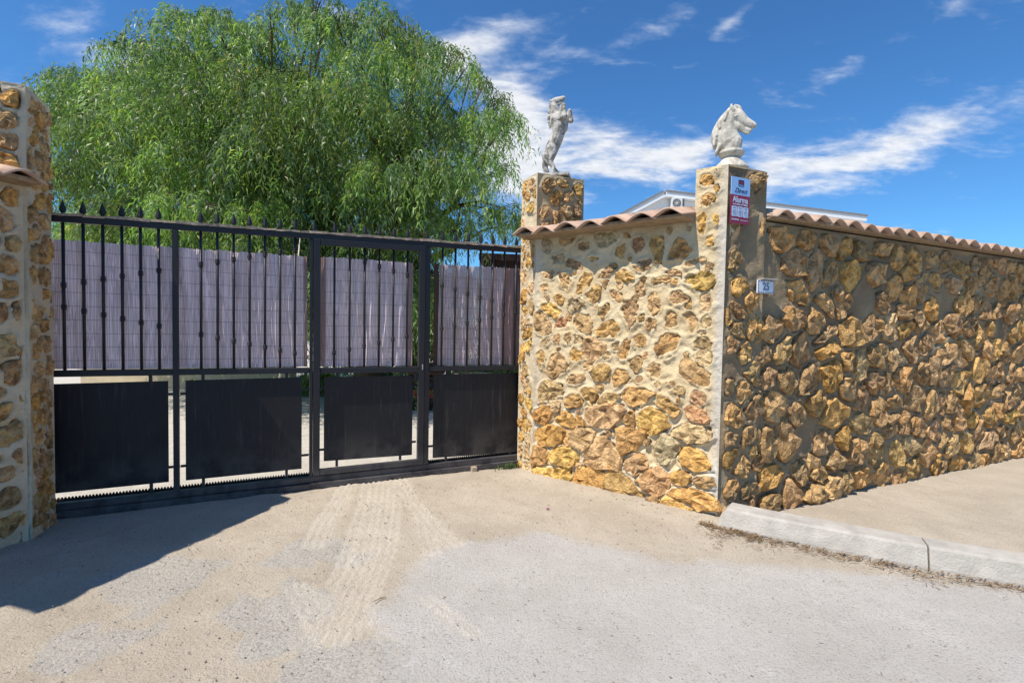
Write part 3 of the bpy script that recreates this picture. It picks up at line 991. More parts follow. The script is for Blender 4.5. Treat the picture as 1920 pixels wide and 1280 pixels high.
for k, P in traced:
    c = P.mean(0)
    par = wall if c[0] < U_PIL else rp
    b = (base1 if c[0] < U_PIL else base2)(c)
    tt = float(tight(c[1]))
    P = c+(P-c)*(1.24-.08*tt)
    stone_obj(wallF, P, PAL[k], par, b-.001+.003*tt, .005+.010*tt+rng.uniform(0, .007), 13)
# body of the wall behind its face
MB().prism([P1+w3*.0-wn3*.045, P1+w3*U_PIL-wn3*.045, P1+w3*U_PIL-wn3*.32, P1+w3*.02-wn3*.32], (0, 0, H_WALL-.001)).build('core', M['mortar'], wall)


def face_with_stones(face, w, h0, h1, parent, size, gap, seed, pale=.4, skip=.05, prot=.012, step=.014, colours='otcybl', big=None, avoid=None, amp=.02, dirt_shade=.0):
    polys = rubble(.0, w, h0, h1, size, gap, skip, margin=.03)
    if avoid is not None:
        polys = [p for p in polys if not avoid(p)]
    _, base = masonry(face, 0, w, h0, h1, polys, parent, step=step, lip=lambda U, V: .7+0*U, recess=lambda U, V: .6+0*U,
                      pale=lambda U, V: pale+0*U, stain_shade=lambda U, V: dirt_shade*(.5+fbm(U, V, 2.5, 3, seed+3)), amp=amp, seed=seed)  # dirt, plus shade painted into the mortar of sides turned from the sun
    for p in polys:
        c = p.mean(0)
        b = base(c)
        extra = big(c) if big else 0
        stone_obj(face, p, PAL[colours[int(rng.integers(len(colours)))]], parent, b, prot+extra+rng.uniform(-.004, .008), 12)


# upper left face of the right pillar (above the coping), coplanar with the wall
upF = Face(P1+w3*U_PIL+Z3*H_WALL, w3, wn3)
up_tr = [[(1312, 330), (1330, 322), (1342, 330), (1338, 345), (1322, 352), (1312, 345)], [(1338, 318), (1346, 315), (1347, 325), (1339, 327)],
         [(1314, 368), (1330, 360), (1345, 363), (1343, 378), (1325, 390), (1314, 388)], [(1338, 350), (1347, 345), (1350, 358), (1343, 366)]]
up_polys = [np.array([upF.uv(*q) for q in P]) for P in up_tr]
_, ub = masonry(upF, 0, WL-U_PIL, 0, H_RP-H_WALL, up_polys, rp, step=.0105, lip=lambda U, V: 1+0*U, pale=lambda U, V: sstep(.15, .22, U)*.6, seed=23, edges=(1, 1, 0, 1))
for P, k in zip(up_polys, 'otcy'):
    stone_obj(upF, P, PAL[k], rp, ub(P.mean(0)), .014, 12)
# right pillar: face towards the road (grazed by the sun)
RPW = .425
rpF = Face(A, g3, o3)
face_with_stones(rpF, RPW, -.05, H_RP, rp, .19, .020, 31, pale=.0, dirt_shade=.8, skip=.06, prot=.016, colours='bdcbdoc', avoid=lambda p: 2.24 < p[:, 1].mean() < 2.70 and p[:, 0].min() < .185 or 1.72 < p[:, 1].mean() < 1.95 and p[:, 0].max() > .3)
B = A+g3*RPW
bk = [A-w3*.001, B, B-o3*.32, P1+w3*U_PIL-wn3*.38, P1+w3*U_PIL]
bodyp = [A-wn3*.04-g3*.0+g3*.02, B-o3*.045-g3*.002, B-o3*.32-g3*.002, P1+w3*U_PIL-wn3*.38, P1+w3*U_PIL-wn3*.045]
MB().prism(bodyp, (0, 0, H_RP-.012)).build('core', M['mortar'], rp)
# rough top of the pillar
topc = [A+w3*0, B, B-o3*.32, P1+w3*U_PIL-wn3*.38, P1+w3*U_PIL]
MB().prism([np.array(p)-Z3*0+Z3*(H_RP-.014) for p in topc], (0, 0, .016)).build('cap_mortar', M['mortar'], rp, bevel=.005)

# left pillar
lp = empty('gate_pillar', tuple(P1+g3*.25-o3*.15), 'taller stone pillar beside the gate with the grey rearing horse on top', 'pillar', 'stone gate pillars')
LPW, LPD = .54, .335
face_with_stones(Face(P1, -g3*0-o3, -g3), LPD, -.05, H_LP, lp, .16, .020, 41, pale=.25, skip=.03, prot=.010, colours='oyctolp')
face_with_stones(Face(P1+Z3*2.1, g3, o3), LPW, 0, H_LP-2.1, lp, .17, .018, 43, pale=.1, dirt_shade=.45, skip=.0, prot=.02, colours='ocdbbot')
MB().prism([P1-o3*.04+g3*.045, P1+g3*LPW-o3*.04, P1+g3*LPW-o3*LPD, P1+g3*.045-o3*LPD], (0, 0, H_LP-.01)).build('core', M['mortar'], lp)
MB().prism([p+Z3*(H_LP-.010) for p in (P1, P1+g3*LPW, P1+g3*LPW-o3*LPD, P1-o3*LPD)], (0, 0, .012)).build('cap_mortar', M['mortar'], lp, bevel=.005)

# far left pillar and its splayed wall, mirror of the right pair
QG = -3.56
Q = G0+g3*QG+o3*.42
lp2 = empty('gate_pillar', tuple(Q-g3*.25-o3*.2), 'left stone pillar where the gate meets the far side of the opening', 'pillar', 'stone gate pillars')
face_with_stones(Face(Q-g3*.5, g3, o3), .5, -.05, H_LP, lp2, .16, .02, 51, skip=.05, prot=.018, colours='ocdbbot', step=.018)
face_with_stones(Face(Q, -o3, g3), .40, -.05, H_LP, lp2, .15, .02, 52, skip=.05, prot=.014, colours='ocdbbot', step=.018)
MB().prism([Q-o3*.045-g3*.045, Q-g3*.5-o3*.045, Q-g3*.5-o3*.40, Q-g3*.045-o3*.40], (0, 0, H_LP-.01)).build('core', M['mortar'], lp2)
MB().prism([p+Z3*(H_LP-.010) for p in (Q, Q-g3*.5, Q-g3*.5-o3*.4, Q-o3*.4)], (0, 0, .012)).build('cap_mortar', M['mortar'], lp2, bevel=.005)
sd_ = unit(-g3*1.25+o3*1.30)                        # runs towards the road and away
Q2 = Q-g3*.02
sn_ = np.array([-sd_[1], sd_[0], 0.])
if sn_@g3 < 0: sn_ = -sn_
wall2 = empty('stone_wall', tuple(Q2+sd_*.8), 'shaded rubble stone wall leading out to the road at the left edge', 'wall')
face_with_stones(Face(Q2, sd_, sn_), 1.75, -.05, H_WALL, wall2, .17, .022, 61, skip=.05, prot=.014, colours='ocdbbot', step=.02)
MB().prism([Q2-sn_*.045, Q2+sd_*1.75-sn_*.045, Q2+sd_*1.75-sn_*.32, Q2-sn_*.32], (0, 0, H_WALL)).build('core', M['mortar'], wall2)

# street wall running on to the right of the right pillar
SWL = 5.6
stw = empty('stone_wall', tuple(B+g3*1.5), 'long shaded rubble stone wall along the kerb to the right of the alarm sign', 'wall')
swF = Face(B-o3*.012, g3, o3)
face_with_stones(swF, SWL, -.05, H_ST, stw, .28, .022, 71, pale=.0, dirt_shade=.8, skip=.03, prot=.018, colours='bdcbdocbt', step=.022,
                 big=lambda c: max(0, .07*(1-c[1]/.75))*rng.uniform(.0, 1.2) if c[1] < .75 and c[0] < 1.2 else rng.uniform(0, .015),
                 avoid=lambda p: 1.72 < p[:, 1].mean() < 1.95 and p[:, 0].min() < .18, amp=.03)
MB().prism([B-o3*.06, B+g3*SWL-o3*.06, B+g3*SWL-o3*.34, B-o3*.34], (0, 0, H_ST)).build('core', M['mortar'], stw)

# stones that bridge the joint between the pillar and the street wall
vv = .12
while vv < 2.02:
    hh_ = rng.uniform(.07, .12)
    if not 1.66 < vv+hh_ < 2.0:
        cc_ = np.array([RPW+rng.uniform(-.03, .04), vv+hh_])
        P = np.array([cc_+np.array([math.cos(a)*rng.uniform(.06, .10), math.sin(a)*hh_*rng.uniform(.75, 1.0)]) for a in np.linspace(0, 2*math.pi, 8)[:-1]])
        stone_obj(rpF, P, PAL['bdoct'[int(rng.integers(5))]], stw, -.004, .014, 12)
    vv += hh_*2+.03

# ------------------------------------------------------------------ tile coping
def coping(parent, start, along, out, u0, n, spacing, z, over, half, slope=13, back=False, ridge0=.02):
    tl = math.tan(math.radians(slope))
    T = 16

    def tile(uc, sgn, front):
        # one S-shaped tile: section across its width, run up the slope
        ts = np.linspace(-.5, .5, T+1)
        prof = .058*(.5+.5*np.cos(2*math.pi*ts))**.62
        th = .015
        L0, L1 = front
        a_r = rng.uniform(-.011, .011, 4)
        vs = []
        for li, (dd, zz) in enumerate(((L0, 0.0), (L1, (L0-L1)*tl))):
            for top in (1, 0):
                for i, t in enumerate(ts):
                    nrm = th if top else 0
                    u = uc+t*spacing*1.06
                    hh = prof[i]*(1.0 if li == 0 else .93)+nrm+zz+z+a_r[li]
                    vs.append(start+along*(u+a_r[2+li])+out*(sgn*(dd+a_r[3]*.8*(1-li)))+Z3*hh)
        n1 = T+1
        fs = []
        for i in range(T):
            fs += [(i, i+1, 2*n1+i+1, 2*n1+i), (n1+i, 3*n1+i, 3*n1+i+1, n1+i+1), (i, n1+i, n1+i+1, i+1), (2*n1+i, 2*n1+i+1, 3*n1+i+1, 3*n1+i)]
        fs += [(0, 2*n1, 3*n1, n1), (T, n1+T, 3*n1+T, 2*n1+T)]
        mb = MB(); mb.add(vs, fs)
        return mb.build('roof_tile', M['tile'], parent, True)

    for i in range(n):
        tile(u0+spacing*(i+.5), 1, (over, -half*.98))
    # ridge tiles along the top
    zr = z+(over+half)*tl+.006
    L = .42
    q = u0+ridge0
    while q < u0+spacing*n-.03:
        q1 = min(q+L, u0+spacing*n)
        vs, fs = [], []
        for li, (uu, rr) in enumerate(((q-.02, .078), (q1, .068))):
            for top in (0, .014):
                for i in range(9):
                    w = math.pi*i/8
                    vs.append(start+along*uu-out*(half+(rr+top)*1.15*math.cos(w))+Z3*(zr-.02+(rr+top)*.8*math.sin(w)+(.012 if li == 0 else 0)))
        for i in range(8):
            fs += [(9+i, 9+i+1, 27+i+1, 27+i), (i, 18+i, 18+i+1, i+1), (i, i+1, 9+i+1, 9+i), (18+i, 27+i, 27+i+1, 18+i+1)]
        fs += [(0, 9, 27, 18), (8, 26, 35, 17)]
        MB().add(vs, fs).build('ridge_tile', M['tile'], parent, True)
        q += L
    # bedding under the tiles: mortar filling set back from the tile mouths
    u1 = u0+spacing*n
    mb = MB()
    a = start+along*u0; b = start+along*u1
    tz = lambda d: Z3*(z+(over-d)*tl-.004)
    mb.prism([a+Z3*(z-.004)-out*.02, a+out*(over-.06)+Z3*(z+.006), a+out*(over-.048)+Z3*(z+.014), a+out*(over-.055)+Z3*(z+.034), a-out*half+tz(-half)+Z3*.02, a-out*(2*half)+Z3*(z-.0), a-out*(2*half)+Z3*(z-.004)], b-a)
    mb.build('mortar_bedding', M['bedding'], parent)


M['bedding'] = simple_mat('tile_bedding', (.36, .27, .18), .95, .1, 0, .3, 20, .006, 80)


def coping2(parent, start, along, out, u0, n, spacing, z, over, half):
    coping(parent, start, along, out, u0, n, spacing, z, over, half)


coping(wall, P1, w3, wn3, -.105, 7, .2365, H_WALL-.01, .235, .16, ridge0=.42)
coping(wall2, Q2, sd_, sn_, -.02, 8, .2215, H_WALL-.01, .20, .16)
coping(stw, B, g3, o3, .012, 25, .2215, H_ST+.02, .10, .16)

# ------------------------------------------------------------------ sliding gate
gate = empty('sliding_gate', tuple(G0+g3*(-1.79)), 'black iron sliding gate with spear points, mauve reed screen and pedestrian door', 'gate')
GL, GR = -3.80, .34


def gp(s, z, n=0.0):
    """point of the gate: along, up, out towards the road"""
    return G0+g3*s+Z3*z+o3*n


def ztop(s): return 2.283+.016*s
def zmid(s): return 1.056-.010*s
def zbot(s): return .0


def gbox(name, s0, s1, za, zb, n0, n1, mat, bevel=.003, parent=None):
    """za, zb: functions or numbers"""
    fa = za if callable(za) else (lambda s: za)
    fb = zb if callable(zb) else (lambda s: zb)
    mb = MB()
    vs = [gp(s0, fa(s0), n0), gp(s1, fa(s1), n0), gp(s1, fa(s1), n1), gp(s0, fa(s0), n1),
          gp(s0, fb(s0), n0), gp(s1, fb(s1), n0), gp(s1, fb(s1), n1), gp(s0, fb(s0), n1)]
    mb.add(vs, [(0, 3, 2, 1), (4, 5, 6, 7), (0, 1, 5, 4), (1, 2, 6, 5), (2, 3, 7, 6), (3, 0, 4, 7)])
    return mb.build(name, mat, parent or gate, bevel=bevel)


I = M['iron']
DL0, DL1, DR0, DR1 = -1.795, -1.740, -.853, -.796       # door stiles
PL0, PR1 = -1.825, -.742                                 # fixed posts each side of the door
# track / bottom beams
gbox('bottom_track', GL, GR, .004, .052, -.03, .035, I)
gbox('bottom_rail', GL, GR, .054, .106, -.045, .005, I)
gbox('top_rail', GL, GR, lambda s: ztop(s)-.052, ztop, -.045, .0, I)
gbox('middle_rail', GL, PL0-.002, lambda s: zmid(s)-.048, zmid, -.045, -.002, I)
gbox('middle_rail', PR1+.002, GR, lambda s: zmid(s)-.048, zmid, -.045, -.002, I)
for s0, s1 in ((PL0, DL0-.003), (DR1+.003, PR1), (-2.835, -2.795), (GL, GL+.045), (GR-.045, GR)):
    gbox('frame_post', s0, s1, .107, lambda s: ztop(s)-.053, -.043, .003, I)
# the door leaf
DT = lambda s: ztop(s)-.052
gbox('door_stile', DL0, DL1, .112, DT, -.035, .018, I)
gbox('door_stile', DR0, DR1, .112, DT, -.035, .018, I)
gbox('door_top_rail', DL1+.001, DR0-.001, lambda s: DT(s)-.052, DT, -.034, .017, I)
gbox('door_bottom_rail', DL1+.001, DR0-.001, .114, .164, -.034, .017, I)
gbox('door_middle_rail', DL1+.001, DR0-.001, lambda s: zmid(s)-.052, lambda s: zmid(s)-.002, -.034, .012, I)
gbox('latch', -.822, -.812, 1.035, 1.085, .018, .026, M['steel'], .002)
gbox('latch_box', DR0-.035, DR0-.001, .93, 1.0, -.03, .0, I)
# peeling strip along the top rail, broken into curling flakes
mb = MB()
s = GL
while s < GR-.05:
    L = rng.uniform(.05, .16)
    s1 = min(GR, s+L)
    a, b_ = rng.uniform(.0, .018), rng.uniform(.0, .018)
    t0, t1 = ztop(s)+.001, ztop(s1)+.001
    q = rng.uniform(.004, .018, 2)
    mb.add([gp(s, t0, -.046), gp(s1, t1, -.046), gp(s1, t1+q[0], .004+a), gp(s, t0+q[1], .004+b_), gp(s1, t1-.004-b_*.5, .008+a*.4), gp(s, t0-.004-a*.5, .008+b_*.4)],
           [(0, 1, 2, 3), (3, 2, 4, 5)])
    s = s1
o = mb.build('peeling_strip', M['rust'], gate)
o.modifiers.new('thick', 'SOLIDIFY').thickness = .003

# pickets: twisted bars with two collars and a spear point each


def zig(s):
    ph = abs(((s+1.785+2.0) % 4.0)-2.0)/2.0               # 0 at the middle post, 1 where the two lines meet
    return 2.135-.485*ph, 1.165+.455*ph


pick_mesh = {}


def picket(s, z0=None, in_door=False):
    ztp = ztop(s)-(.106 if in_door else .053)
    z0 = zmid(s)
    nn = -.022
    bar = MB().tube([gp(s, z0+.001, nn), gp(s, ztp-.001, nn)], .0105, 8).build('picket', I, gate, True)
    hi, lo = zig(s)
    for zc in (hi, lo):
        if zc > ztp-.05:
            continue
        mb = MB()
        for k in (-1, 0, 1):
            zz = zc+k*.0145
            mb.lathe(gp(s, zz, nn), [(.010, -.007), (.017 if k else .0195, -.004), (.017 if k else .0195, .004), (.010, .007)], 10)
        mb.build('collar', I, bar, True)
    # small swaged ring half way
    MB().lathe(gp(s, (hi+lo)/2+.25*(hi-lo), nn), [(.009, -.006), (.0125, 0), (.009, .006)], 8).build('collar', I, bar, True)
    # spear point above the top rail
    zb = ztop(s)+.001
    sp = MB()
    C0 = gp(s, zb, nn)
    P4 = [g3, o3*.45, -g3, -o3*.45]
    vs = []
    for r_, h in ((.010, 0), (.011, .018), (.022, .034), (.017, .062), (.0015, .112)):
        for d_ in P4:
            vs.append(C0+d_*r_+Z3*h)
    fs = []
    for k in range(4):
        for j in range(4):
            fs.append((k*4+j, k*4+(j+1) % 4, (k+1)*4+(j+1) % 4, (k+1)*4+j))
    fs += [(3, 2, 1, 0), (16, 17, 18, 19)]
    sp.add(vs, fs).build('spear_point', I, bar)


ps = [-1.619+.1315*k for k in range(6)]
for s in ps: picket(s, in_door=True)
for k in range(7): picket(-.617+.1333*k)
for k in range(7): picket(-1.944-.1165*k)
for k in range(8): picket(-2.925-.1165*k)
for s in (-1.79, -.775):                                  # points over the posts
    C0 = gp(s, ztop(s)+.001, -.02)
    vs = []
    for r_, h in ((.010, 0), (.011, .018), (.022, .034), (.017, .062), (.0015, .112)):
        for d_ in (g3, o3*.45, -g3, -o3*.45):
            vs.append(C0+d_*r_+Z3*h)
    fs = [(k*4+j, k*4+(j+1) % 4, (k+1)*4+(j+1) % 4, (k+1)*4+j) for k in range(4) for j in range(4)]+[(3, 2, 1, 0), (16, 17, 18, 19)]
    MB().add(vs, fs).build('spear_point', I, gate)


# black sheet panels with the bars that hold them
def sheet(s0, s1, zt0, zt1, zb0, zb1, lo, hi, sl, sr, hz):
    gbox('sheet_panel', s0, s1, lambda s: zb0+(zb1-zb0)*(s-s0)/(s1-s0), lambda s: zt0+(zt1-zt0)*(s-s0)/(s1-s0), -.034, -.031, M['sheet'], .0)
    for s_ in (s0+(s1-s0)*.14, s0+(s1-s0)*.86):
        gbox('support_bar', s_-.011, s_+.011, lo, lambda s: zmid(s)-.05, -.052, -.036, I, .0)
    for z_ in hz:
        gbox('support_bar', sl, sr, z_-.009, z_+.009, -.070, -.054, I, .0)


sheet(-1.702, -.897, .985, .975, .226, .205, .165, 0, DL1+.001, DR0-.001, (.876, .325))
sheet(-.690, .30, .980, .975, .154, .125, .107, 0, PR1+.001, GR-.046, (.876, .267))
sheet(-2.755, -1.886, .990, .990, .176, .178, .107, 0, -2.794, PL0-.001, (.879, .289))
sheet(-3.72, -2.87, .990, .990, .176, .178, .107, 0, GL+.046, -2.836, (.879, .289))


# reed screens: narrow upright slats tied by wires, bulging between the pickets
def reed(s0, s1, zt, zb, browns, fade0=0.0, name='reed_screen'):
    pitch = .0145
    n = int((s1-s0)/pitch)
    V, Fc, br = [], [], []
    zs = np.linspace(0, 1, 15)
    for i in range(n):
        a = s0+i*pitch; b_ = a+pitch*.80
        topj = rng.uniform(-.004, .004)
        for z in zs:
            zz = zb(a)+(zt(a)+topj-zb(a))*z
            for q, (ss, dn) in enumerate(((a, -.001), (a+pitch*.22, .004), (a+pitch*.70, .004), (a+pitch*.99, -.005))):
                bulge = .017*math.sin(ss*2*math.pi/.132+.9*math.sin(zz*5+ss*3))+.010*math.sin(ss*9+zz*4.0)+.006*math.sin(zz*11+ss*21)
                V.append(gp(ss, zz, -.069+bulge+dn))
                br.append(1.0 if any(x0 <= ss <= x1 for x0, x1 in browns) else fade0)
    m = len(zs)
    for i in range(n):
        for k in range(m-1):
            for q in range(3):
                b0 = (i*m+k)*4+q
                Fc.append((b0, b0+1, b0+5, b0+4))
    o = mk(name, V, np.array(Fc), M['reed'], gate, False, True, dict(brown=np.array(br)))
    o['kind'] = 'stuff'
    # tie wires
    mb = MB()
    zc = zb(s0)+.06
    while zc < zt(s0)-.02:
        pts = []
        for ss in np.linspace(s0+.004, s1-.01, max(12, int((s1-s0)/.02))):
            bulge = .017*math.sin(ss*2*math.pi/.132+.9*math.sin(zc*5+ss*3))+.010*math.sin(ss*9+zc*4.0)+.006*math.sin(zc*11+ss*21)
            pts.append(gp(ss, zc, -.0645+bulge))
        mb.tube(pts, .0014, 4)
        zc += .102
    w = mb.build('tie_wire', M['wire'], o)
    return o


reed(-1.738, -.885, lambda s: 2.058, lambda s: zmid(s)+.004, [(-1.738, -1.69), (-.94, -.88)])
reed(-.640, .33, lambda s: 2.062+.014*(s+.6), lambda s: zmid(s)+.004, [(.05, .33)], .38)
reed(-3.74, -1.83, lambda s: 2.052, lambda s: zmid(s)+.004, [(-1.87, -1.83)])
gbox('batten', -.686, -.645, lambda s: zmid(s)+.004, 2.068, -.075, -.055, M['brown'])
# toothed rack on the inner side of the bottom rail
mb = MB()
s = GL
while s < GR:
    mb.prism([gp(s, .106, -.10), gp(s+.016, .106, -.10), gp(s+.012, .119, -.10), gp(s+.004, .119, -.10)], -o3*.015)
    s += .021
rk = mb.build('gear_rack', M['dark'], gate)
rk['kind'] = 'stuff'
gbox('rack_bar', GL, GR, .080, .105, -.118, -.098, M['dark'], 0)
# small worn guide on the track
gbox('guide_block', -.315, -.255, .0, .05, .036, .075, M['rust'], .006)

# ------------------------------------------------------------------ kerb
kerb = empty('kerb', tuple(gnd(1400, 1000)), 'pale concrete kerb with sloping end at the foot of the right pillar', 'kerb')
KP = [np.array([1.535, 3.735, 0.]), np.array([1.80, 3.545, 0.]), np.array([2.45, 3.17, 0.]), np.array([3.25, 2.78, 0.]), np.array([4.1, 2.42, 0.]), np.array([5.1, 2.05, 0.])]


def kerb_pt(t):
    t = min(max(t, 0), len(KP)-1-1e-6)
    i = int(t); f = t-i
    return KP[i]*(1-f)+KP[i+1]*f


def kerb_piece(t0, t1, end=False):
    sec = [(0, -.03), (.006, .03), (.040, .135), (.054, .150), (.205, .152), (.215, .142), (.22, -.03)]
    n = 18 if end else 8
    V = []
    for k in range(n+1):
        t = t0+(t1-t0)*k/n
        p = kerb_pt(t); q = kerb_pt(t+.05)-kerb_pt(t-.05)
        if t < .06: q = kerb_pt(.1)-kerb_pt(0)
        d = unit(q); nn = np.array([-d[1], d[0], 0])
        if end:
            f = k/n
            sh = .12+.88*min(1, f/.085)
            back = 0
        else:
            sh = 1
        for (y, z) in sec:
            zz = z if z < 0 else z*sh
            yy = y+(1-sh)*.020*(1 if y < .1 else -1)
            V.append(p+nn*yy+Z3*(zz))
    m = len(sec)
    fs = []
    for k in range(n):
        for j in range(m-1):
            fs.append((k*m+j, k*m+j+1, (k+1)*m+j+1, (k+1)*m+j))
    fs.append(tuple(reversed(range(m)))); fs.append(tuple(range(n*m, n*m+m)))
    return MB().add(V, fs).build('kerb_stone', M['kerb'], kerb, False)


ko = kerb_piece(.0, 2.2, True)
kerb_piece(2.21, 3.2); kerb_piece(3.21, 4.1); kerb_piece(4.11, 4.99)
for ob in kerb.children:
    md = ob.modifiers.new('edge', 'BEVEL'); md.width = .01; md.segments = 2; md.limit_method = 'ANGLE'; md.angle_limit = .6


# ------------------------------------------------------------------ lettering
def text(body, face, u, v, h, size, mat, parent, name='lettering', align='CENTER', shear=0.0, ext=.0006, sx=1.0, bold=0.0):
    cu = bpy.data.curves.new(name, 'FONT')
    cu.body = body
    cu.size = size
    cu.align_x = align
    cu.align_y = 'CENTER'
    cu.extrude = ext
    cu.shear = shear
    cu.offset = bold
    cu.materials.append(mat)
    tmp = bpy.data.objects.new(name, cu)
    COL.objects.link(tmp)
    me = bpy.data.meshes.new_from_object(tmp.evaluated_get(bpy.context.evaluated_depsgraph_get()))
    me.name = name
    bpy.data.objects.remove(tmp)
    ob = bpy.data.objects.new(name, me)
    COL.objects.link(ob)
    P = face.o+face.u*u+Z3*v+face.n*h
    ob.rotation_euler = Matrix((tuple(face.u), (0, 0, 1), tuple(face.n))).transposed().to_euler()
    ob.scale = (sx, 1, 1)
    ob.parent = parent
    ob.location = Vector(P)-wloc(parent)
    return ob


def slab(name, face, u0, u1, v0, v1, h0, h1, mat, parent, bevel=0.0):
    return MB().box(face.o+face.u*u0+Z3*v0+face.n*h0, face.u*(u1-u0), Z3*(v1-v0), face.n*(h1-h0)).build(name, mat, parent, bevel=bevel)


def rslab(name, face, u0, u1, v0, v1, h0, h1, mat, parent, r=.006):
    pts = []
    for cx, cy, a0 in ((u1-r, v1-r, 0), (u0+r, v1-r, 90), (u0+r, v0+r, 180), (u1-r, v0+r, 270)):
        for a in (0, 30, 60, 90):
            w = math.radians(a0+a)
            pts.append(face.o+face.u*(cx+r*math.cos(w))+Z3*(cy+r*math.sin(w))+face.n*h0)
    return MB().prism(pts, face.n*(h1-h0)).build(name, mat, parent)


# alarm sign on the right pillar
s0, s1_, v0_, v1_ = .006, .206, 2.283, 2.630
sign = empty('alarm_sign', tuple(rpF.o+g3*.105+Z3*2.28+o3*.03), 'pale blue and dark red alarm notice on the shaded pillar face', 'sign')
vm = 2.497
H0, H1 = .022, .027
slab('backing', rpF, s0, s1_, v0_, vm, H0, H1, M['sred'], sign)
slab('upper_field', rpF, s0, s1_, vm+.0005, v1_, H0, H1, M['sblue'], sign)
lg = slab('logo', rpF, .080, .138, 2.565, 2.612, H1, H1+.0012, M['snavy'], sign)
for k in range(3):
    slab('logo_stripe', rpF, .089+.014*k, .099+.014*k, 2.580, 2.602, H1+.0012, H1+.002, M['sred'], lg)
slab('logo_stripe', rpF, .086, .132, 2.5705, 2.575, H1+.0012, H1+.002, M['sblue'], lg)
text('Direct', rpF, .106, 2.530, H1+.001, .052, M['snavy'], sign, shear=.45, sx=.95)
text('Alarma', rpF, .106, 2.461, H1+.001, .062, M['swhite'], sign, bold=.0012, sx=.90)
text('con aviso a Policía', rpF, .106, 2.428, H1+.001, .021, M['swhite'], sign, bold=.0004, sx=1.02)
for k in range(3):
    u = .018+k*.061
    ic = rslab('icon', rpF, u, u+.054, 2.335, 2.412, H1, H1+.001, M['swhite'], sign)
    slab('icon_line', rpF, u+.010, u+.044, 2.401, 2.4035, H1+.001, H1+.0016, M['pblue'], ic)
    slab('icon_line', rpF, u+.014, u+.040, 2.395, 2.3970, H1+.001, H1+.0016, M['pblue'], ic)
    c_ = (u+.027, 2.364)
    mbi = MB()
    ring = []
    for a in range(24):
        w = a*2*math.pi/24
        ring.append(rpF.pt(np.array(c_[0]+.016*math.cos(w)), np.array(c_[1]+.018*math.sin(w)), np.array(H1+.0014)))
    mbi.tube(ring+[ring[0]], .0012, 4)
    if k == 2:
        mbi.tube([rpF.pt(np.array(c_[0]-.011), np.array(c_[1]+.013), np.array(H1+.0014)), rpF.pt(np.array(c_[0]+.011), np.array(c_[1]-.013), np.array(H1+.0014))], .0014, 4)
    elif k == 0:
        mbi.tube([rpF.pt(np.array(c_[0]-.008), np.array(c_[1]+.004), np.array(H1+.0014)), rpF.pt(np.array(c_[0]+.009), np.array(c_[1]-.004), np.array(H1+.0014))], .0022, 4)
    else:
        mbi.tube([rpF.pt(np.array(c_[0]), np.array(c_[1]+.012), np.array(H1+.0014)), rpF.pt(np.array(c_[0]), np.array(c_[1]-.009), np.array(H1+.0014))], .003, 4)
    mbi.build('icon_symbol', M['pblue'], ic)
text('902 908 902', rpF, .056, 2.312, H1+.001, .015, M['swhite'], sign, bold=.0003)
slab('small_print', rpF, .112, .192, 2.309, 2.3125, H1, H1+.0006, M['swhite'], sign)

# house number
plate = empty('house_number', tuple(rpF.o+g3*.41+Z3*1.77+o3*.02), 'glazed white tile plate reading 25 with dashed blue border', 'number plate')
h0, h1 = .020, .032
pu0, pu1, pv0, pv1 = .322, .512, 1.768, 1.872
slab('tile_plate', rpF, pu0, pu1, pv0, pv1, h0, h1, M['plate'], plate, .002)
text('25', rpF, (pu0+pu1)/2, (pv0+pv1)/2, h1+.001, .082, M['pblue'], plate, bold=.001, sx=.95)
mb = MB()
for k in range(7):
    u = pu0+.008+k*.026
    for v in (pv0+.007, pv1-.007):
        mb.box(rpF.o+g3*u+Z3*(v-.003)+o3*h1, g3*.018, Z3*.006, o3*.001)
for k in range(4):
    v = pv0+.008+k*.0235
    for u in (pu0+.007, pu1-.007):
        mb.box(rpF.o+g3*(u-.003)+Z3*v+o3*h1, g3*.006, Z3*.017, o3*.001)
mb.build('border', M['pblue'], plate)
slab('ledge', rpF, pu0+.03, pu1+.01, pv1+.002, pv1+.012, h0-.02, h1+.03, M['kerb'], plate, .002)


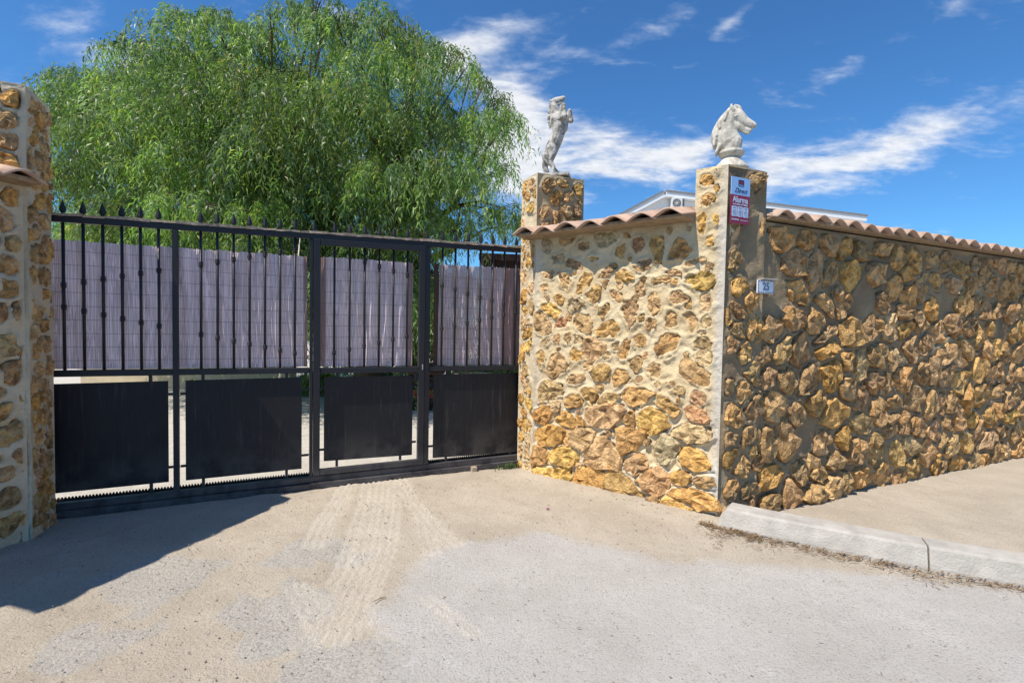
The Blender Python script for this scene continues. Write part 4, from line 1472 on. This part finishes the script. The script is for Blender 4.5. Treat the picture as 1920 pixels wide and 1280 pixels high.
# ------------------------------------------------------------------ statues
def blob_mesh(name, shapes, origin, fwd, mat, parent, voxel=.006, flat=(), smooth=6):
    """shapes: list of chains [(x,y,z,r),...] in local metres (x forward, y left, z up); fused into one skin by a voxel remesh"""
    fwd = unit(fwd); left = np.cross(Z3, fwd)
    mb = MB()
    for ch, sq in shapes:
        pts = [np.array(p[:3], float) for p in ch]
        rs = [p[3] for p in ch]
        if len(pts) == 1:
            pts = [pts[0]-np.array([0, 0, 1e-3]), pts[0]+np.array([0, 0, 1e-3])]; rs = [rs[0]]*2
        # dense capsule chain
        P, Rr = [], []
        d0 = unit(pts[1]-pts[0]); d1 = unit(pts[-1]-pts[-2])
        for a in (80, 55, 30):
            P.append(pts[0]-d0*rs[0]*math.sin(math.radians(a))); Rr.append(rs[0]*math.cos(math.radians(a)))
        for i in range(len(pts)-1):
            for f in (0, .25, .5, .75):
                if len(pts) > 2:
                    p0 = pts[max(i-1, 0)]; p1 = pts[i]; p2 = pts[i+1]; p3 = pts[min(i+2, len(pts)-1)]
                    q = .5*((2*p1)+(-p0+p2)*f+(2*p0-5*p1+4*p2-p3)*f*f+(-p0+3*p1-3*p2+p3)*f**3)
                else:
                    q = pts[i]*(1-f)+pts[i+1]*f
                P.append(q); Rr.append(rs[i]*(1-f)+rs[i+1]*f)
        P.append(pts[-1]); Rr.append(rs[-1])
        for a in (30, 55, 80):
            P.append(pts[-1]+d1*rs[-1]*math.sin(math.radians(a))); Rr.append(rs[-1]*math.cos(math.radians(a)))
        b0 = len(mb.v)
        mb.tube(P, Rr, 14)
        for i in range(b0, len(mb.v)):
            v = np.array(mb.v[i])
            # squash sideways about the chain's own middle plane
            yc = np.interp(i-b0, np.linspace(0, len(mb.v)-b0-1, len(P)), [q[1] for q in P])
            v[1] = yc+(v[1]-yc)*sq
            mb.v[i] = tuple(v)
    W = [origin+fwd*v[0]+left*v[1]+Z3*v[2] for v in mb.v]
    o = mk(name, W, mb.f, mat, None, True)
    bm = bmesh.new(); bm.from_mesh(o.data); bmesh.ops.recalc_face_normals(bm, faces=bm.faces); bm.to_mesh(o.data); bm.free()
    r = o.modifiers.new('r', 'REMESH'); r.mode = 'VOXEL'; r.voxel_size = voxel; r.use_smooth_shade = True
    s_ = o.modifiers.new('s', 'SMOOTH'); s_.iterations = smooth; s_.factor = .5
    dg = bpy.context.evaluated_depsgraph_get()
    me = bpy.data.meshes.new_from_object(o.evaluated_get(dg))
    o.modifiers.clear()
    old = o.data; o.data = me
    bpy.data.meshes.remove(old)
    if not me.materials:
        me.materials.append(mat)
    loc = o.location.copy()
    if parent is not None:
        o.parent = parent; o.location = loc-wloc(parent)
    return o


# rearing horse
RH = at(1040, 322, 5.22); RH[2] = H_LP+.002
rh = empty('rearing_horse_statue', tuple(RH), 'weathered grey cast statue of a rearing horse on the taller pillar', 'statue')
k = 1/1363.


def hp(cx, cy, y, r): return ((cx-452)*k, y, (1165-cy)*k+.035, r)


body = [
    ([hp(385, 860, 0, .064), hp(415, 780, 0, .068), hp(450, 700, 0, .070), hp(488, 600, 0, .066), hp(502, 500, 0, .078), hp(485, 400, 0, .078)], .95),   # trunk
    ([hp(478, 420, 0, .076), hp(448, 325, 0, .062), hp(420, 255, 0, .052), hp(412, 195, 0, .040)], .8),             # neck
    ([hp(408, 172, 0, .038), hp(450, 148, 0, .037), hp(505, 132, 0, .028), hp(550, 122, 0, .025)], .75),            # head
    ([hp(425, 215, 0, .026), hp(490, 192, 0, .018), hp(545, 172, 0, .012)], .7),                                    # lower jaw
    ([hp(388, 165, .022, .011), hp(370, 138, .028, .005)], 1), ([hp(388, 165, -.022, .011), hp(370, 138, -.028, .005)], 1),
    # hind legs, far and near
    ([hp(345, 850, .045, .062), hp(325, 930, .055, .046), hp(300, 1020, .055, .029), hp(335, 1095, .055, .021), hp(308, 1155, .055, .028)], .9),
    ([hp(415, 820, -.050, .054), hp(432, 900, -.065, .040), hp(412, 1000, -.065, .025), hp(448, 1070, -.065, .019), hp(452, 1155, -.065, .026)], .9),
    ([hp(318, 1030, .055, .020), hp(292, 1068, .055, .015)], 1),
    # forelegs, folded in front of the chest
    ([hp(530, 420, -.045, .042), hp(558, 330, -.070, .034), hp(566, 272, -.080, .030)], .95),
    ([hp(568, 268, -.085, .027), hp(584, 330, -.090, .022), hp(586, 370, -.090, .024), hp(588, 415, -.090, .036)], .95),
    ([hp(570, 420, .045, .038), hp(612, 330, .050, .026), hp(628, 275, .050, .023)], .95),
    ([hp(630, 270, .050, .021), hp(650, 340, .050, .018), hp(654, 405, .050, .028)], .95),
    ([hp(585, 480, .01, .030), hp(575, 540, .0, .036)], .8),
    # tail sweeping down to the base
    ([hp(345, 840, .01, .026), hp(300, 900, .01, .026), hp(395, 1010, .02, .020), hp(470, 1100, .03, .018), hp(530, 1155, .03, .016)], .8),
]
for i in range(9):
    f = i/8
    body.append(([hp(400-48*math.sin(f*3), 190+f*270, .012*math.sin(i*2.2), .016), hp(375-30*math.sin(f*3), 235+f*270, .014*math.cos(i*1.7), .010)], 1))
horse_dir = unit(np.array([.97, -.24, 0]))
blob_mesh('horse', body, RH+Z3*.0, horse_dir, M['grey_cast'], rh, .0052, smooth=2)
side = np.cross(Z3, horse_dir)
MB().box(RH-horse_dir*.135-side*.085+Z3*.0125, horse_dir*.29, side*.17, Z3*.030).build('base_slab', M['grey_cast'], rh, bevel=.004)
MB().box(P1+g3*.03-o3*.03+Z3*(H_LP+.001), g3*.40, -o3*.27, Z3*.012).build('mortar_pad', M['white_cast'], rh, bevel=.004)

# horse head bust
BH = at(1371, 300, 4.07); BH[2] = H_RP+.003
bh = empty('horse_head_bust', tuple(BH), 'cream white horse head bust on a turned pedestal on the right pillar', 'statue')
k2 = 1/1080.


def bp(cx, cy, y, r): return ((cx-350)*k2, y, (668-cy)*k2, r)


bust = [
    ([bp(352, 452, 0, .066), bp(328, 410, 0, .088), bp(300, 350, 0, .086), bp(300, 270, 0, .070), bp(322, 205, 0, .056), bp(352, 175, 0, .045)], .72),   # neck
    ([bp(308, 440, 0, .072), bp(264, 390, 0, .074), bp(258, 330, 0, .068), bp(285, 250, 0, .058), bp(318, 190, 0, .045)], .5),
    ([bp(362, 425, 0, .070), bp(352, 455, 0, .070)], .85),
    ([bp(360, 185, 0, .046), bp(395, 205, 0, .050), bp(440, 250, 0, .039), bp(490, 283, 0, .031), bp(512, 296, 0, .027)], .72),        # skull and nose
    ([bp(325, 270, 0, .055), bp(360, 285, 0, .050), bp(420, 300, 0, .032)], .60),                                                # cheek
    ([bp(400, 305, 0, .026), bp(455, 325, 0, .022), bp(485, 335, 0, .018)], .7),                                                 # upper lip / mouth
    ([bp(420, 318, 0, .018), bp(455, 348, 0, .016), bp(475, 356, 0, .013)], .7),                                                 # lower lip
    ([bp(352, 160, .026, .016), bp(340, 128, .030, .013), bp(334, 104, .030, .004)], .8),
    ([bp(352, 160, -.026, .016), bp(338, 128, -.030, .013), bp(336, 104, -.030, .004)], .8),
    ([bp(372, 212, .030, .010), bp(382, 210, .031, .009)], 1), ([bp(372, 212, -.030, .010), bp(382, 210, -.031, .009)], 1),
    ([bp(350, 196, -.027, .008), bp(385, 190, -.030, .008), bp(400, 205, -.028, .006)], 1),
    ([bp(395, 125, 0, .012), bp(410, 145, .004, .013), bp(418, 175, 0, .008)], .9), ([bp(370, 120, 0, .018), bp(395, 130, 0, .016), bp(405, 150, -.008, .010)], .9),
    ([bp(492, 272, -.016, .009), bp(500, 285, -.018, .008)], 1), ([bp(492, 272, .016, .009), bp(500, 285, .018, .008)], 1),
]
for i in range(15):                                   # locks of the mane
    f = i/14
    x0 = 330-88*math.sin(f*2.3); y0 = 140+f*285
    for sgn in (-1, 1):
        yy = sgn*(.020+.018*math.sin(i*1.9))
        bust.append(([bp(x0-4, y0, yy*.6, .015), bp(x0-26+7*math.sin(i), y0+38, yy, .014), bp(x0-24+12*math.cos(i*2), y0+80, yy*1.3, .010)], 1))
bust_dir = unit(np.array([.93, -.36, 0]))
blob_mesh('horse_head', bust, BH, bust_dir, M['white_cast'], bh, .0048, smooth=2)
MB().lathe(BH, [(.132, .0), (.134, .020), (.126, .030), (.118, .034), (.112, .050), (.085, .075), (.068, .098), (.066, .104), (.082, .118), (.090, .130), (.096, .136), (.097, .152), (.090, .158), (.07, .165)], 40).build('pedestal', M['white_cast'], bh, True)


# ------------------------------------------------------------------ pepper tree behind the gate
def strands(clumps, per, seed, dens=1.0, leaf_len=.12, leaf_w=.0102, tintbase=None):
    r = np.random.default_rng(seed)
    Cs, Rs = [], []
    for c, rad in clumps:
        n = int(per*(rad/.6)**2*dens)
        Cs.append(np.repeat(np.array(c)[None], n, 0)); Rs.append(np.full(n, rad))
    Cc = np.concatenate(Cs); Rr = np.concatenate(Rs)
    S = len(Cc)
    d = r.normal(size=(S, 3)); d /= np.linalg.norm(d, axis=1)[:, None]
    d[:, 2] = np.abs(d[:, 2])*.9-.25
    rad = Rr[:, None]*(.35+.65*r.random((S, 1))**.5)
    start = Cc+d*rad*np.array([1, 1, .75])
    out = d.copy(); out[:, 2] *= .5
    L = (.32+.58*r.random(S))*np.clip(Rr/.6, .7, 1.3)
    K = 17
    t = np.linspace(0, 1, K)
    # arching: starts outward, then hangs
    spread = .60*(1-np.exp(-2.5*t))
    P = start[:, None, :]+out[:, None, :]*(L[:, None]*spread[None, :])[..., None]
    drop = L[:, None]*(t**1.25)[None, :]
    P[..., 2] -= drop
    P[..., 2] += (L[:, None]*.12*np.sin(t*3.1)[None, :])
    P += (np.cumsum(r.normal(0, .010, (S, K, 3)), axis=1))
    tang = np.gradient(P, axis=1)
    tang /= np.linalg.norm(tang, axis=2)[..., None]+1e-9
    base = P.reshape(-1, 3); tg = tang.reshape(-1, 3)
    N = len(base)
    lat = r.normal(size=(N, 3)); lat -= tg*np.sum(lat*tg, 1)[:, None]
    lat /= np.linalg.norm(lat, axis=1)[:, None]
    d1 = tg*.35+lat*.75+np.array([0, 0, -.15]); d1 /= np.linalg.norm(d1, axis=1)[:, None]
    d2 = d1*.55+np.array([0, 0, -.8]); d2 /= np.linalg.norm(d2, axis=1)[:, None]
    ll = leaf_len*(.6+.7*r.random(N))
    p0 = base; p1 = base+d1*ll[:, None]*.5; p2 = p1+d2*ll[:, None]*.6
    wdir = np.cross(d1, r.normal(size=(N, 3))); wdir /= np.linalg.norm(wdir, axis=1)[:, None]+1e-9
    w_ = leaf_w*(.7+.7*r.random(N))[:, None]
    V = np.stack([p0, p1+wdir*w_, p1-wdir*w_, p2+wdir*w_*.3], 1).reshape(-1, 3)
    idx = np.arange(N)*4
    F = np.stack([np.stack([idx, idx+1, idx+2], 1), np.stack([idx+1, idx+3, idx+2], 1)], 1).reshape(-1, 3)
    # colour per strand, lighter towards the tips
    ts = r.random(S)
    hue = np.array([[.15, .235, .07], [.205, .30, .085], [.28, .35, .085], [.245, .31, .19], [.32, .29, .08]])
    pick = r.choice(5, S, p=[.27, .27, .15, .25, .06])
    ck_ = np.concatenate([np.full(int(per*(rad/.6)**2*dens), r.uniform(.55, 1.25)) for c, rad in clumps])
    cs = hue[pick]*(.84+.5*ts)[:, None]*ck_[:, None]
    col = np.repeat(cs, K, 0)*(.85+.35*np.tile(t, S))[:, None]
    col = np.clip(np.concatenate([col, np.ones((N, 1))], 1), 0, 1)
    col = np.repeat(col, 4, 0)*np.array([.90, .98, .95, 1.0])
    return V, F, col


def inside(P, q):
    r_ = False
    for i in range(len(P)):
        a, b = P[i], P[(i+1) % len(P)]
        if (a[1] > q[1]) != (b[1] > q[1]) and q[0] < (b[0]-a[0])*(q[1]-a[1])/(b[1]-a[1])+a[0]:
            r_ = not r_
    return r_


def build_tree():
    r = np.random.default_rng(11)
    YC = 9.6
    root = empty('pepper_tree', tuple(np.array([at(690, 600, YC)[0], YC, 0.])), 'large weeping pepper tree with bright green foliage behind the gate', 'tree')
    O = np.array(root.location)
    outline = [(150, 170), (240, 95), (340, 40), (450, 50), (500, 60), (555, -10), (610, 20), (650, 40), (690, 0), (735, 50), (775, 75), (800, 130), (822, 185), (868, 195),
               (900, 215), (925, 250), (900, 300), (880, 330), (900, 370), (905, 430), (925, 500), (880, 560), (600, 600), (200, 600), (120, 400), (110, 260)]
    cl = []
    tries = 0
    while len(cl) < 215 and tries < 9000:
        tries += 1
        px, py = r.uniform(110, 930), r.uniform(-30, 600)
        if not inside(outline, (px, py)): continue
        fx = abs(px-540)/420; fy = (py-330)/370
        dep = 2.6*math.sqrt(max(.03, 1-fx*fx*.9-max(0, -fy)**2*.8))
        Y = YC+r.uniform(-1, 1)*dep
        if r.random() < .5: Y = YC-dep*r.uniform(.6, 1)
        c = at(px, py, Y)
        rad = r.uniform(.38, .70)*(.75 if py < 120 or px > 840 else 1)
        if c[2] < .9: continue
        if px > 845 and py > 300 and r.random() < .55: continue
        if any(np.linalg.norm((c-q)) < .60 for q, _ in cl): continue
        cl.append((c+np.array([0, 0, .15]), rad))
    # loose sprays that break the outline
    ex = []
    for px, py in ((475, 60), (545, 18), (590, 20), (640, 40), (700, 15), (705, 45), (735, 50), (790, 75), (838, 92), (850, 105), (880, 150), (905, 160), (935, 190),
                   (955, 225), (945, 215), (925, 250), (945, 320), (920, 300), (955, 395), (960, 420), (940, 400), (330, 25), (250, 80), (400, 30), (160, 150), (120, 220), (895, 215), (870, 130), (610, 45), (660, 60)):
        ex.append((at(px, py, YC+r.uniform(-1.6, 1.2)), r.uniform(.18, .30)))
    V, F, col = strands(cl, 98, 5)
    V2, F2, col2 = strands(ex, 150, 6)
    V3, F3, col3 = strands([(c-np.array([0, 0, .1]), rad*.7) for c, rad in cl], 10, 8)
    F = np.concatenate([F, F2+len(V), F3+len(V)+len(V2)])
    V = np.concatenate([V, V2, V3]); col = np.concatenate([col, col2, col3])
    o = mk('crown', V, F, M['leaf'], root, False, True, dict(tint=col))
    o['kind'] = 'stuff'
    # trunk and limbs
    base = O.copy(); base[2] = -.05
    fork = O+np.array([.1, 0, 1.7])
    MB().tube([base, O+np.array([.03, 0, .5]), O+np.array([.10, .05, 1.1]), fork, fork+np.array([-.1, .1, .6])], [.34, .26, .23, .22, .15], 14).build('trunk', M['bark'], root, True)
    limbs = []
    for a in range(9):
        w = a*2*math.pi/9+.3
        e = fork+np.array([math.cos(w)*r.uniform(1.2, 1.9), math.sin(w)*r.uniform(.7, 1.2), r.uniform(1.2, 2.4)])
        m_ = fork*.5+e*.5+np.array([0, 0, .25])
        MB().tube([fork-np.array([0, 0, .1]), m_, e], [.13, .085, .055], 8).build('limb', M['bark'], root, True)
        limbs.append(e); limbs.append(m_)
    mb = MB()
    for c, rad in cl+ex:
        e = min(limbs, key=lambda q: np.linalg.norm(q-c)+(.8 if q[2] > c[2]+.6 else 0))
        m_ = e*.45+c*.55+np.array([r.uniform(-.15, .15), r.uniform(-.15, .15), .10])
        mb.tube([e, m_, c], [.035, .020, .007], 5, False)
        for _ in range(3):
            q = c+np.clip(r.normal(size=3), -1, 1)*rad*.5+np.array([0, 0, rad*.15])
            mb.tube([m_*.3+c*.7, (c+q)/2+np.array([0, 0, .06]), q], [.010, .006, .003], 4, False)
    b = mb.build('branches', M['bark'], root)
    b['kind'] = 'stuff'


build_tree()


# low planting under the tree, glimpsed through the gate
def shrub(px, Y, h, n, seed, label, wpx=60):
    r = np.random.default_rng(seed)
    c0 = at(px, 600, Y); c0[2] = 0
    root = empty('shrub', tuple(c0), label, 'shrub')
    cl = [(c0+np.array([r.uniform(-1, 1)*wpx/100, r.uniform(-.3, .3), r.uniform(.25, h)]), r.uniform(.22, .34)) for _ in range(n)]
    V, F, col = strands(cl, 170, seed, leaf_len=.11, leaf_w=.016)
    V[:, 2] = np.maximum(V[:, 2], .01)
    o = mk('foliage', V, F, M['leaf'], root, False, True, dict(tint=col)); o['kind'] = 'stuff'
    MB().tube([c0-Z3*.02, c0+Z3*h*.5], [.03, .015], 6).build('stem', M['bark'], root)


shrub(800, 8.9, 2.2, 13, 91, 'green shrub filling the gap beside the pedestrian door')
shrub(690, 10.8, 1.5, 14, 92, 'dark low shrub behind the door panel', 90)
shrub(935, 9.8, .75, 8, 93, 'small green bush beside the gate pillar base', 40)
shrub(600, 10.4, .35, 5, 94, 'little pale plant beside the low cream wall', 20)

# ------------------------------------------------------------------ yard behind the gate
# brown shed seen over the screen at the right end of the gate
shd = empty('garden_shed', tuple(at(950, 600, 12.2)*np.array([1, 1, 0])), 'dark brown shed just showing over the screen beside the pillar', 'shed')
x0, x1 = at(908, 490, 12.2)[0], at(1010, 490, 12.2)[0]
z1 = at(935, 489, 12.2)[2]
nb = 9
for i in range(nb):
    a = x0+(x1-x0)*i/nb; b_ = x0+(x1-x0)*(i+1)/nb-.012
    MB().box((a, 12.2, 0), (b_-a, 0, 0), (0, .03, 0), (0, 0, z1)).build('plank', M['brown'], shd)
MB().box((x0, 12.235, 0), (x1-x0, 0, 0), (0, 1.8, 0), (0, 0, z1-.01)).build('body', M['brown'], shd)
MB().box((x0-.12, 12.05, z1+.002), (x1-x0+.24, 0, -.03), (0, 2.1, 0), (0, 0, .16)).build('roof', M['brown'], shd)
# low cream wall
lw = empty('low_wall', (at(480, 700, 10.6)[0], 10.6, 0), 'low cream wall across the yard, seen above the left panel', 'wall')
xa, xb = at(150, 700, 10.6)[0], at(545, 700, 10.6)[0]
MB().box((xa, 10.6, -.02), (xb-xa, 0, 0), (0, .3, 0), (0, 0, .50)).build('wall_body', M['cream'], lw, bevel=.01)
for i in range(8):
    w = (xb-xa)/8
    MB().box((xa+i*w+.004, 10.55, .482), (w-.008, 0, 0), (0, .40, 0), (0, 0, .05)).build('coping_stone', M['plank'], lw, bevel=.008)
# stack of red and dark crates
ck = at(797, 760, 8.6)


def crate(x, y, z, w, d, h, mat, label):
    r_ = empty('crate', (x, y, z), label, 'crate', 'crates stacked behind the gate')
    for s_ in range(3):
        zz = z+.01+s_*(h-.02)/3
        hh = (h-.02)/3-.012
        MB().box((x-w/2, y-d/2, zz), (w, 0, 0), (0, .015, 0), (0, 0, hh)).build('slat', mat, r_)
        MB().box((x-w/2, y+d/2-.015, zz), (w, 0, 0), (0, .015, 0), (0, 0, hh)).build('slat', mat, r_)
        MB().box((x-w/2, y-d/2+.016, zz), (.015, 0, 0), (0, d-.032, 0), (0, 0, hh)).build('slat', mat, r_)
        MB().box((x+w/2-.015, y-d/2+.016, zz), (.015, 0, 0), (0, d-.032, 0), (0, 0, hh)).build('slat', mat, r_)
    MB().box((x-w/2+.016, y-d/2+.016, z), (w-.032, 0, 0), (0, d-.032, 0), (0, 0, .015)).build('base', mat, r_)


crate(ck[0], 8.7, .0, .62, .42, .20, M['dark'], 'dark wooden crate at the bottom of the stack behind the gate')
crate(ck[0]-.02, 8.7, .205, .60, .40, .16, M['red'], 'faded red crate in the middle of the stack behind the gate')
crate(ck[0]+.02, 8.7, .37, .62, .42, .22, M['dark'], 'dark wooden crate on top of the red one')
crate(ck[0]-.01, 8.72, .595, .58, .40, .18, M['brown'], 'brown crate topmost of the stack behind the gate')
# pale boards lying beyond the right panel
bd = empty('board_stack', tuple(at(895, 700, 9.2)*np.array([1, 1, 0])), 'pale boards on trestles above the right gate panel', 'boards')
bx = at(850, 700, 9.2)[0]
for i in range(4):
    MB().box((bx-.02*i, 9.2+.13*i, .56+.012*(i % 2)), (1.0, 0, 0), (0, .12, 0), (0, 0, .03)).build('board', M['plank'], bd)
for q in (.1, .85):
    MB().box((bx+q, 9.22, .0), (.05, 0, 0), (0, .45, 0), (0, 0, .555)).build('trestle', M['dark'], bd)
# cane leaning on the screen
c1, c2 = at(563, 442, 6.6), at(571, 560, 6.3)
c2 = at(545, 600, 6.3); c3 = np.array([at(505, 600, 6.3)[0], 6.25, 0.0])
cn = MB().tube([c3, c2, (c1+c2)/2+np.array([.01, 0, 0]), c1], [.010, .010, .009, .007], 6).build('garden_cane', M['cane'], None, True)
tag(cn, 'thin pale garden cane standing behind the left screen', 'cane')

# ------------------------------------------------------------------ white house beyond the wall
HY = 22.0
hs = empty('white_house', tuple(at(1300, 600, HY)*np.array([1, 1, 0])), 'white rendered house with low gable and air conditioner behind the wall', 'house')
pA, pB, pC = at(1060, 470, HY), at(1244, 372, HY), at(1600, 416, HY)
eL = np.array([pA[0], HY, 0]); eR = np.array([pC[0], HY, 0])
MB().prism([eL, np.array([pA[0], HY, pA[2]]), np.array([pB[0], HY, pB[2]]), np.array([pC[0], HY, pC[2]]), eR], (0, 7, 0)).build('walls', M['white'], hs)
for nm, (a, b_) in (('left', (pA, pB)), ('right', (pB, pC))):
    d = unit(b_-a)
    up = np.array([-d[2], 0, d[0]])
    ex0 = .0
    a2 = a-d*.35 if nm == 'left' else a
    b2 = b_ if nm == 'left' else b_+d*.35
    MB().box(a2+up*.01+np.array([0, -.32, 0]), b2-a2, (0, .05, 0), up*.20).build('fascia', M['fascia'], hs)
    MB().box(a2+up*.005+np.array([0, -.27, 0]), b2-a2, (0, .265, 0), up*.06).build('soffit', M['fascia'], hs)
    rf = MB().box(a2+up*.212+np.array([0, -.36, 0]), b2-a2, (0, 7.8, 0), up*.07).build('roof', M['grey'], hs)
ac0 = at(1260, 391, HY-.4); ac1 = at(1276, 373, HY-.4)
wd = (at(1284, 391, HY-.4)[0]-ac0[0])
hgt = ac1[2]-ac0[2]+.06
acu = empty('air_conditioner', tuple(ac0), 'white outdoor air conditioner unit on the house gable', 'air conditioner')
MB().box(ac0, (wd*.98, .0, 0), (0, .34, 0), (0, 0, hgt)).build('casing', M['acwhite'], acu, bevel=.01)
cx, cz = ac0[0]+wd*.36, ac0[2]+hgt*.5
fan = []
for a in range(28):
    w = a*2*math.pi/28
    fan.append((cx+hgt*.38*math.cos(w), ac0[1]-.001, cz+hgt*.38*math.sin(w)))
MB().prism(fan, (0, -.012, 0)).build('fan_grille', M['acdark'], acu)
fb = MB()
for a in range(6):
    w = a*math.pi/6
    fb.tube([(cx-hgt*.36*math.cos(w), ac0[1]-.018, cz-hgt*.36*math.sin(w)), (cx+hgt*.36*math.cos(w), ac0[1]-.018, cz+hgt*.36*math.sin(w))], .006, 4)
fb.build('fan_guard', M['acwhite'], acu)
MB().box((ac0[0]+wd*.80, ac0[1]-.012, ac0[2]+.05), (wd*.14, 0, 0), (0, .011, 0), (0, 0, hgt-.1)).build('side_panel', M['acdark'], acu)
for q in (.15, .8):
    MB().box((ac0[0]+wd*q, ac0[1], ac0[2]-.05), (.04, 0, 0), (0, .40, 0), (0, 0, .045)).build('bracket', M['acwhite'], acu)


# ------------------------------------------------------------------ small things on the ground
def scatter(name, mat, n, place, size, seed, label):
    r = np.random.default_rng(seed)
    V, Fc = [], []
    for _ in range(n):
        x, y = place(r)
        s_ = size(r)
        q = r.normal(size=(5, 3)); q /= np.linalg.norm(q, axis=1)[:, None]
        P = np.array([[1, 0, 0], [-.5, .87, 0], [-.5, -.87, 0], [0, 0, 1], [0, 0, -1.]])*s_*np.array([1, r.uniform(.6, 1), r.uniform(.4, .8)])+q*s_*.22
        a = r.uniform(0, 6.28)
        Rm = np.array([[math.cos(a), -math.sin(a), 0], [math.sin(a), math.cos(a), 0], [0, 0, 1]])
        P = P@Rm.T+np.array([x, y, s_*.25+.004])
        b = len(V)
        V += list(P)
        for f in ((0, 1, 3), (1, 2, 3), (2, 0, 3), (1, 0, 4), (2, 1, 4), (0, 2, 4)):
            Fc.append([b+i for i in f])
    o = mk(name, V, np.array(Fc), mat, None, False)
    tag(o, label, None, None, 'stuff')
    return o


def anywhere(r):
    return r.uniform(-3.6, 3.8), r.uniform(1.9, 4.9)


def before_gate(f):
    def g_(r):
        while True:
            x, y = f(r)
            p = np.array([x, y, 0])
            if (p-G0)@o3 > .1 and not ((p-A)@o3 < .1 and (p-A)@g3 > 0) and ((p-P1)@wn3 > 0.03 or x < P1[0]):
                return x, y
    return g_


scatter('pebbles', M['pebble'], 7500, before_gate(anywhere), lambda r: .002+.006*r.random()**4, 3, 'tiny loose stones strewn over the ground')


def wall_foot(r):
    u = r.uniform(0, WL+.02); d = abs(r.normal(0, .10))+.03
    p = P1+w3*u+wn3*d
    return p[0], p[1]


scatter('gravel', M['pebble'], 900, wall_foot, lambda r: .003+.008*r.random()**3, 4, 'small grit gathered along the foot of the sunlit wall')


def litter(name, n, place, mat, ln, seed, label):
    r = np.random.default_rng(seed)
    V, Fc = [], []
    for _ in range(n):
        x, y = place(r)
        a = r.normal(.0, .8)-.5; L = ln*(.4+r.random()); w_ = .0012+.002*r.random()
        d = np.array([math.cos(a), math.sin(a), r.uniform(-.15, .3)]); s_ = np.array([-math.sin(a), math.cos(a), 0])*w_
        p = np.array([x, y, .008+r.random()*.018])
        m_ = p+d*L*.5+np.array([0, 0, r.uniform(0, .006)])
        q = p+d*L
        b = len(V)
        V += [p-s_, p+s_, m_+s_, m_-s_, q+s_*.6, q-s_*.6]
        Fc += [(b, b+1, b+2, b+3), (b+3, b+2, b+4, b+5)]
    o = mk(name, V, np.array(Fc), mat, None, False)
    tag(o, label, None, None, 'stuff')


def kerb_foot(r):
    t = r.uniform(-.35, 3.2)
    p = kerb_pt(max(t, 0)) if t > 0 else KP[0]+(KP[0]-KP[1])*(-t)
    d = abs(r.normal(0, .045+.02*math.sin(t*9)))
    if r.random() < .35*(1+math.sin(t*7)): d *= 2.2
    return p[0]-d*.55, p[1]-d*.83


litter('dry_litter', 1300, kerb_foot, M['dry'], .04, 5, 'dry needles and twigs gathered along the kerb foot')


def wf2(r):
    u = r.uniform(.6, WL); d = abs(r.normal(0, .05))+.02
    p = P1+w3*u+wn3*d
    return p[0], p[1]


litter('wall_litter', 500, wf2, M['dry'], .03, 6, 'sparse dry leaves along the foot of the sunlit wall')


def any2(r):
    return before_gate(anywhere)(r)


litter('leaf_crumbs', 350, any2, M['dry'], .012, 7, 'dry leaf crumbs strewn across the ground')
# weeds where gate meets pillar
r = np.random.default_rng(8)
V, Fc = [], []
wp = G0+g3*.10+o3*.07
for _ in range(150):
    p = wp+g3*r.normal(0, .075)+o3*abs(r.normal(0, .025)); p[2] = 0.0
    a = r.uniform(0, 6.28); L = r.uniform(.02, .07)
    d = np.array([math.cos(a)*.6, math.sin(a)*.6, 1.0])*L
    s_ = np.array([-math.sin(a), math.cos(a), 0])*.003
    b = len(V)
    V += [p-s_, p+s_, p+d*.6+s_, p+d*.6-s_, p+d+np.array([math.cos(a), math.sin(a), -.2])*L*.3]
    Fc += [(b, b+1, b+2), (b, b+2, b+3), (b+3, b+2, b+4)]
o = mk('weeds', V, np.array(Fc), M['grass'], None)
tag(o, 'tuft of green weeds at the pillar foot by the gate', None, None, 'stuff')
# a pink petal and two twigs
p = gnd(1027, 955)
V = [p+np.array(q) for q in ((-.016, 0, .006), (0, -.010, .010), (.016, .002, .006), (.002, .013, .014), (0, 0, .004))]
o = mk('petal', V, [(0, 1, 4), (1, 2, 4), (2, 3, 4), (3, 0, 4)], M['petal'])
tag(o, 'small magenta petal lying on the sand before the wall', 'petal')
for (pa, pb), lab in ((((701, 1131), (724, 1123)), 'thin brown twig on the ground at the edge of the concrete'), (((829, 1127), (838, 1123)), 'short dark twig lying on the pale concrete')):
    a, b_ = gnd(*pa), gnd(*pb)
    m_ = (a+b_)/2+np.array([0, .006, .008])
    o = MB().tube([a+Z3*.012, m_+Z3*.008, b_+Z3*.012], [.002, .0035, .0015], 5).build('twig', M['dry'], None, True)
    tag(o, lab, 'twig')
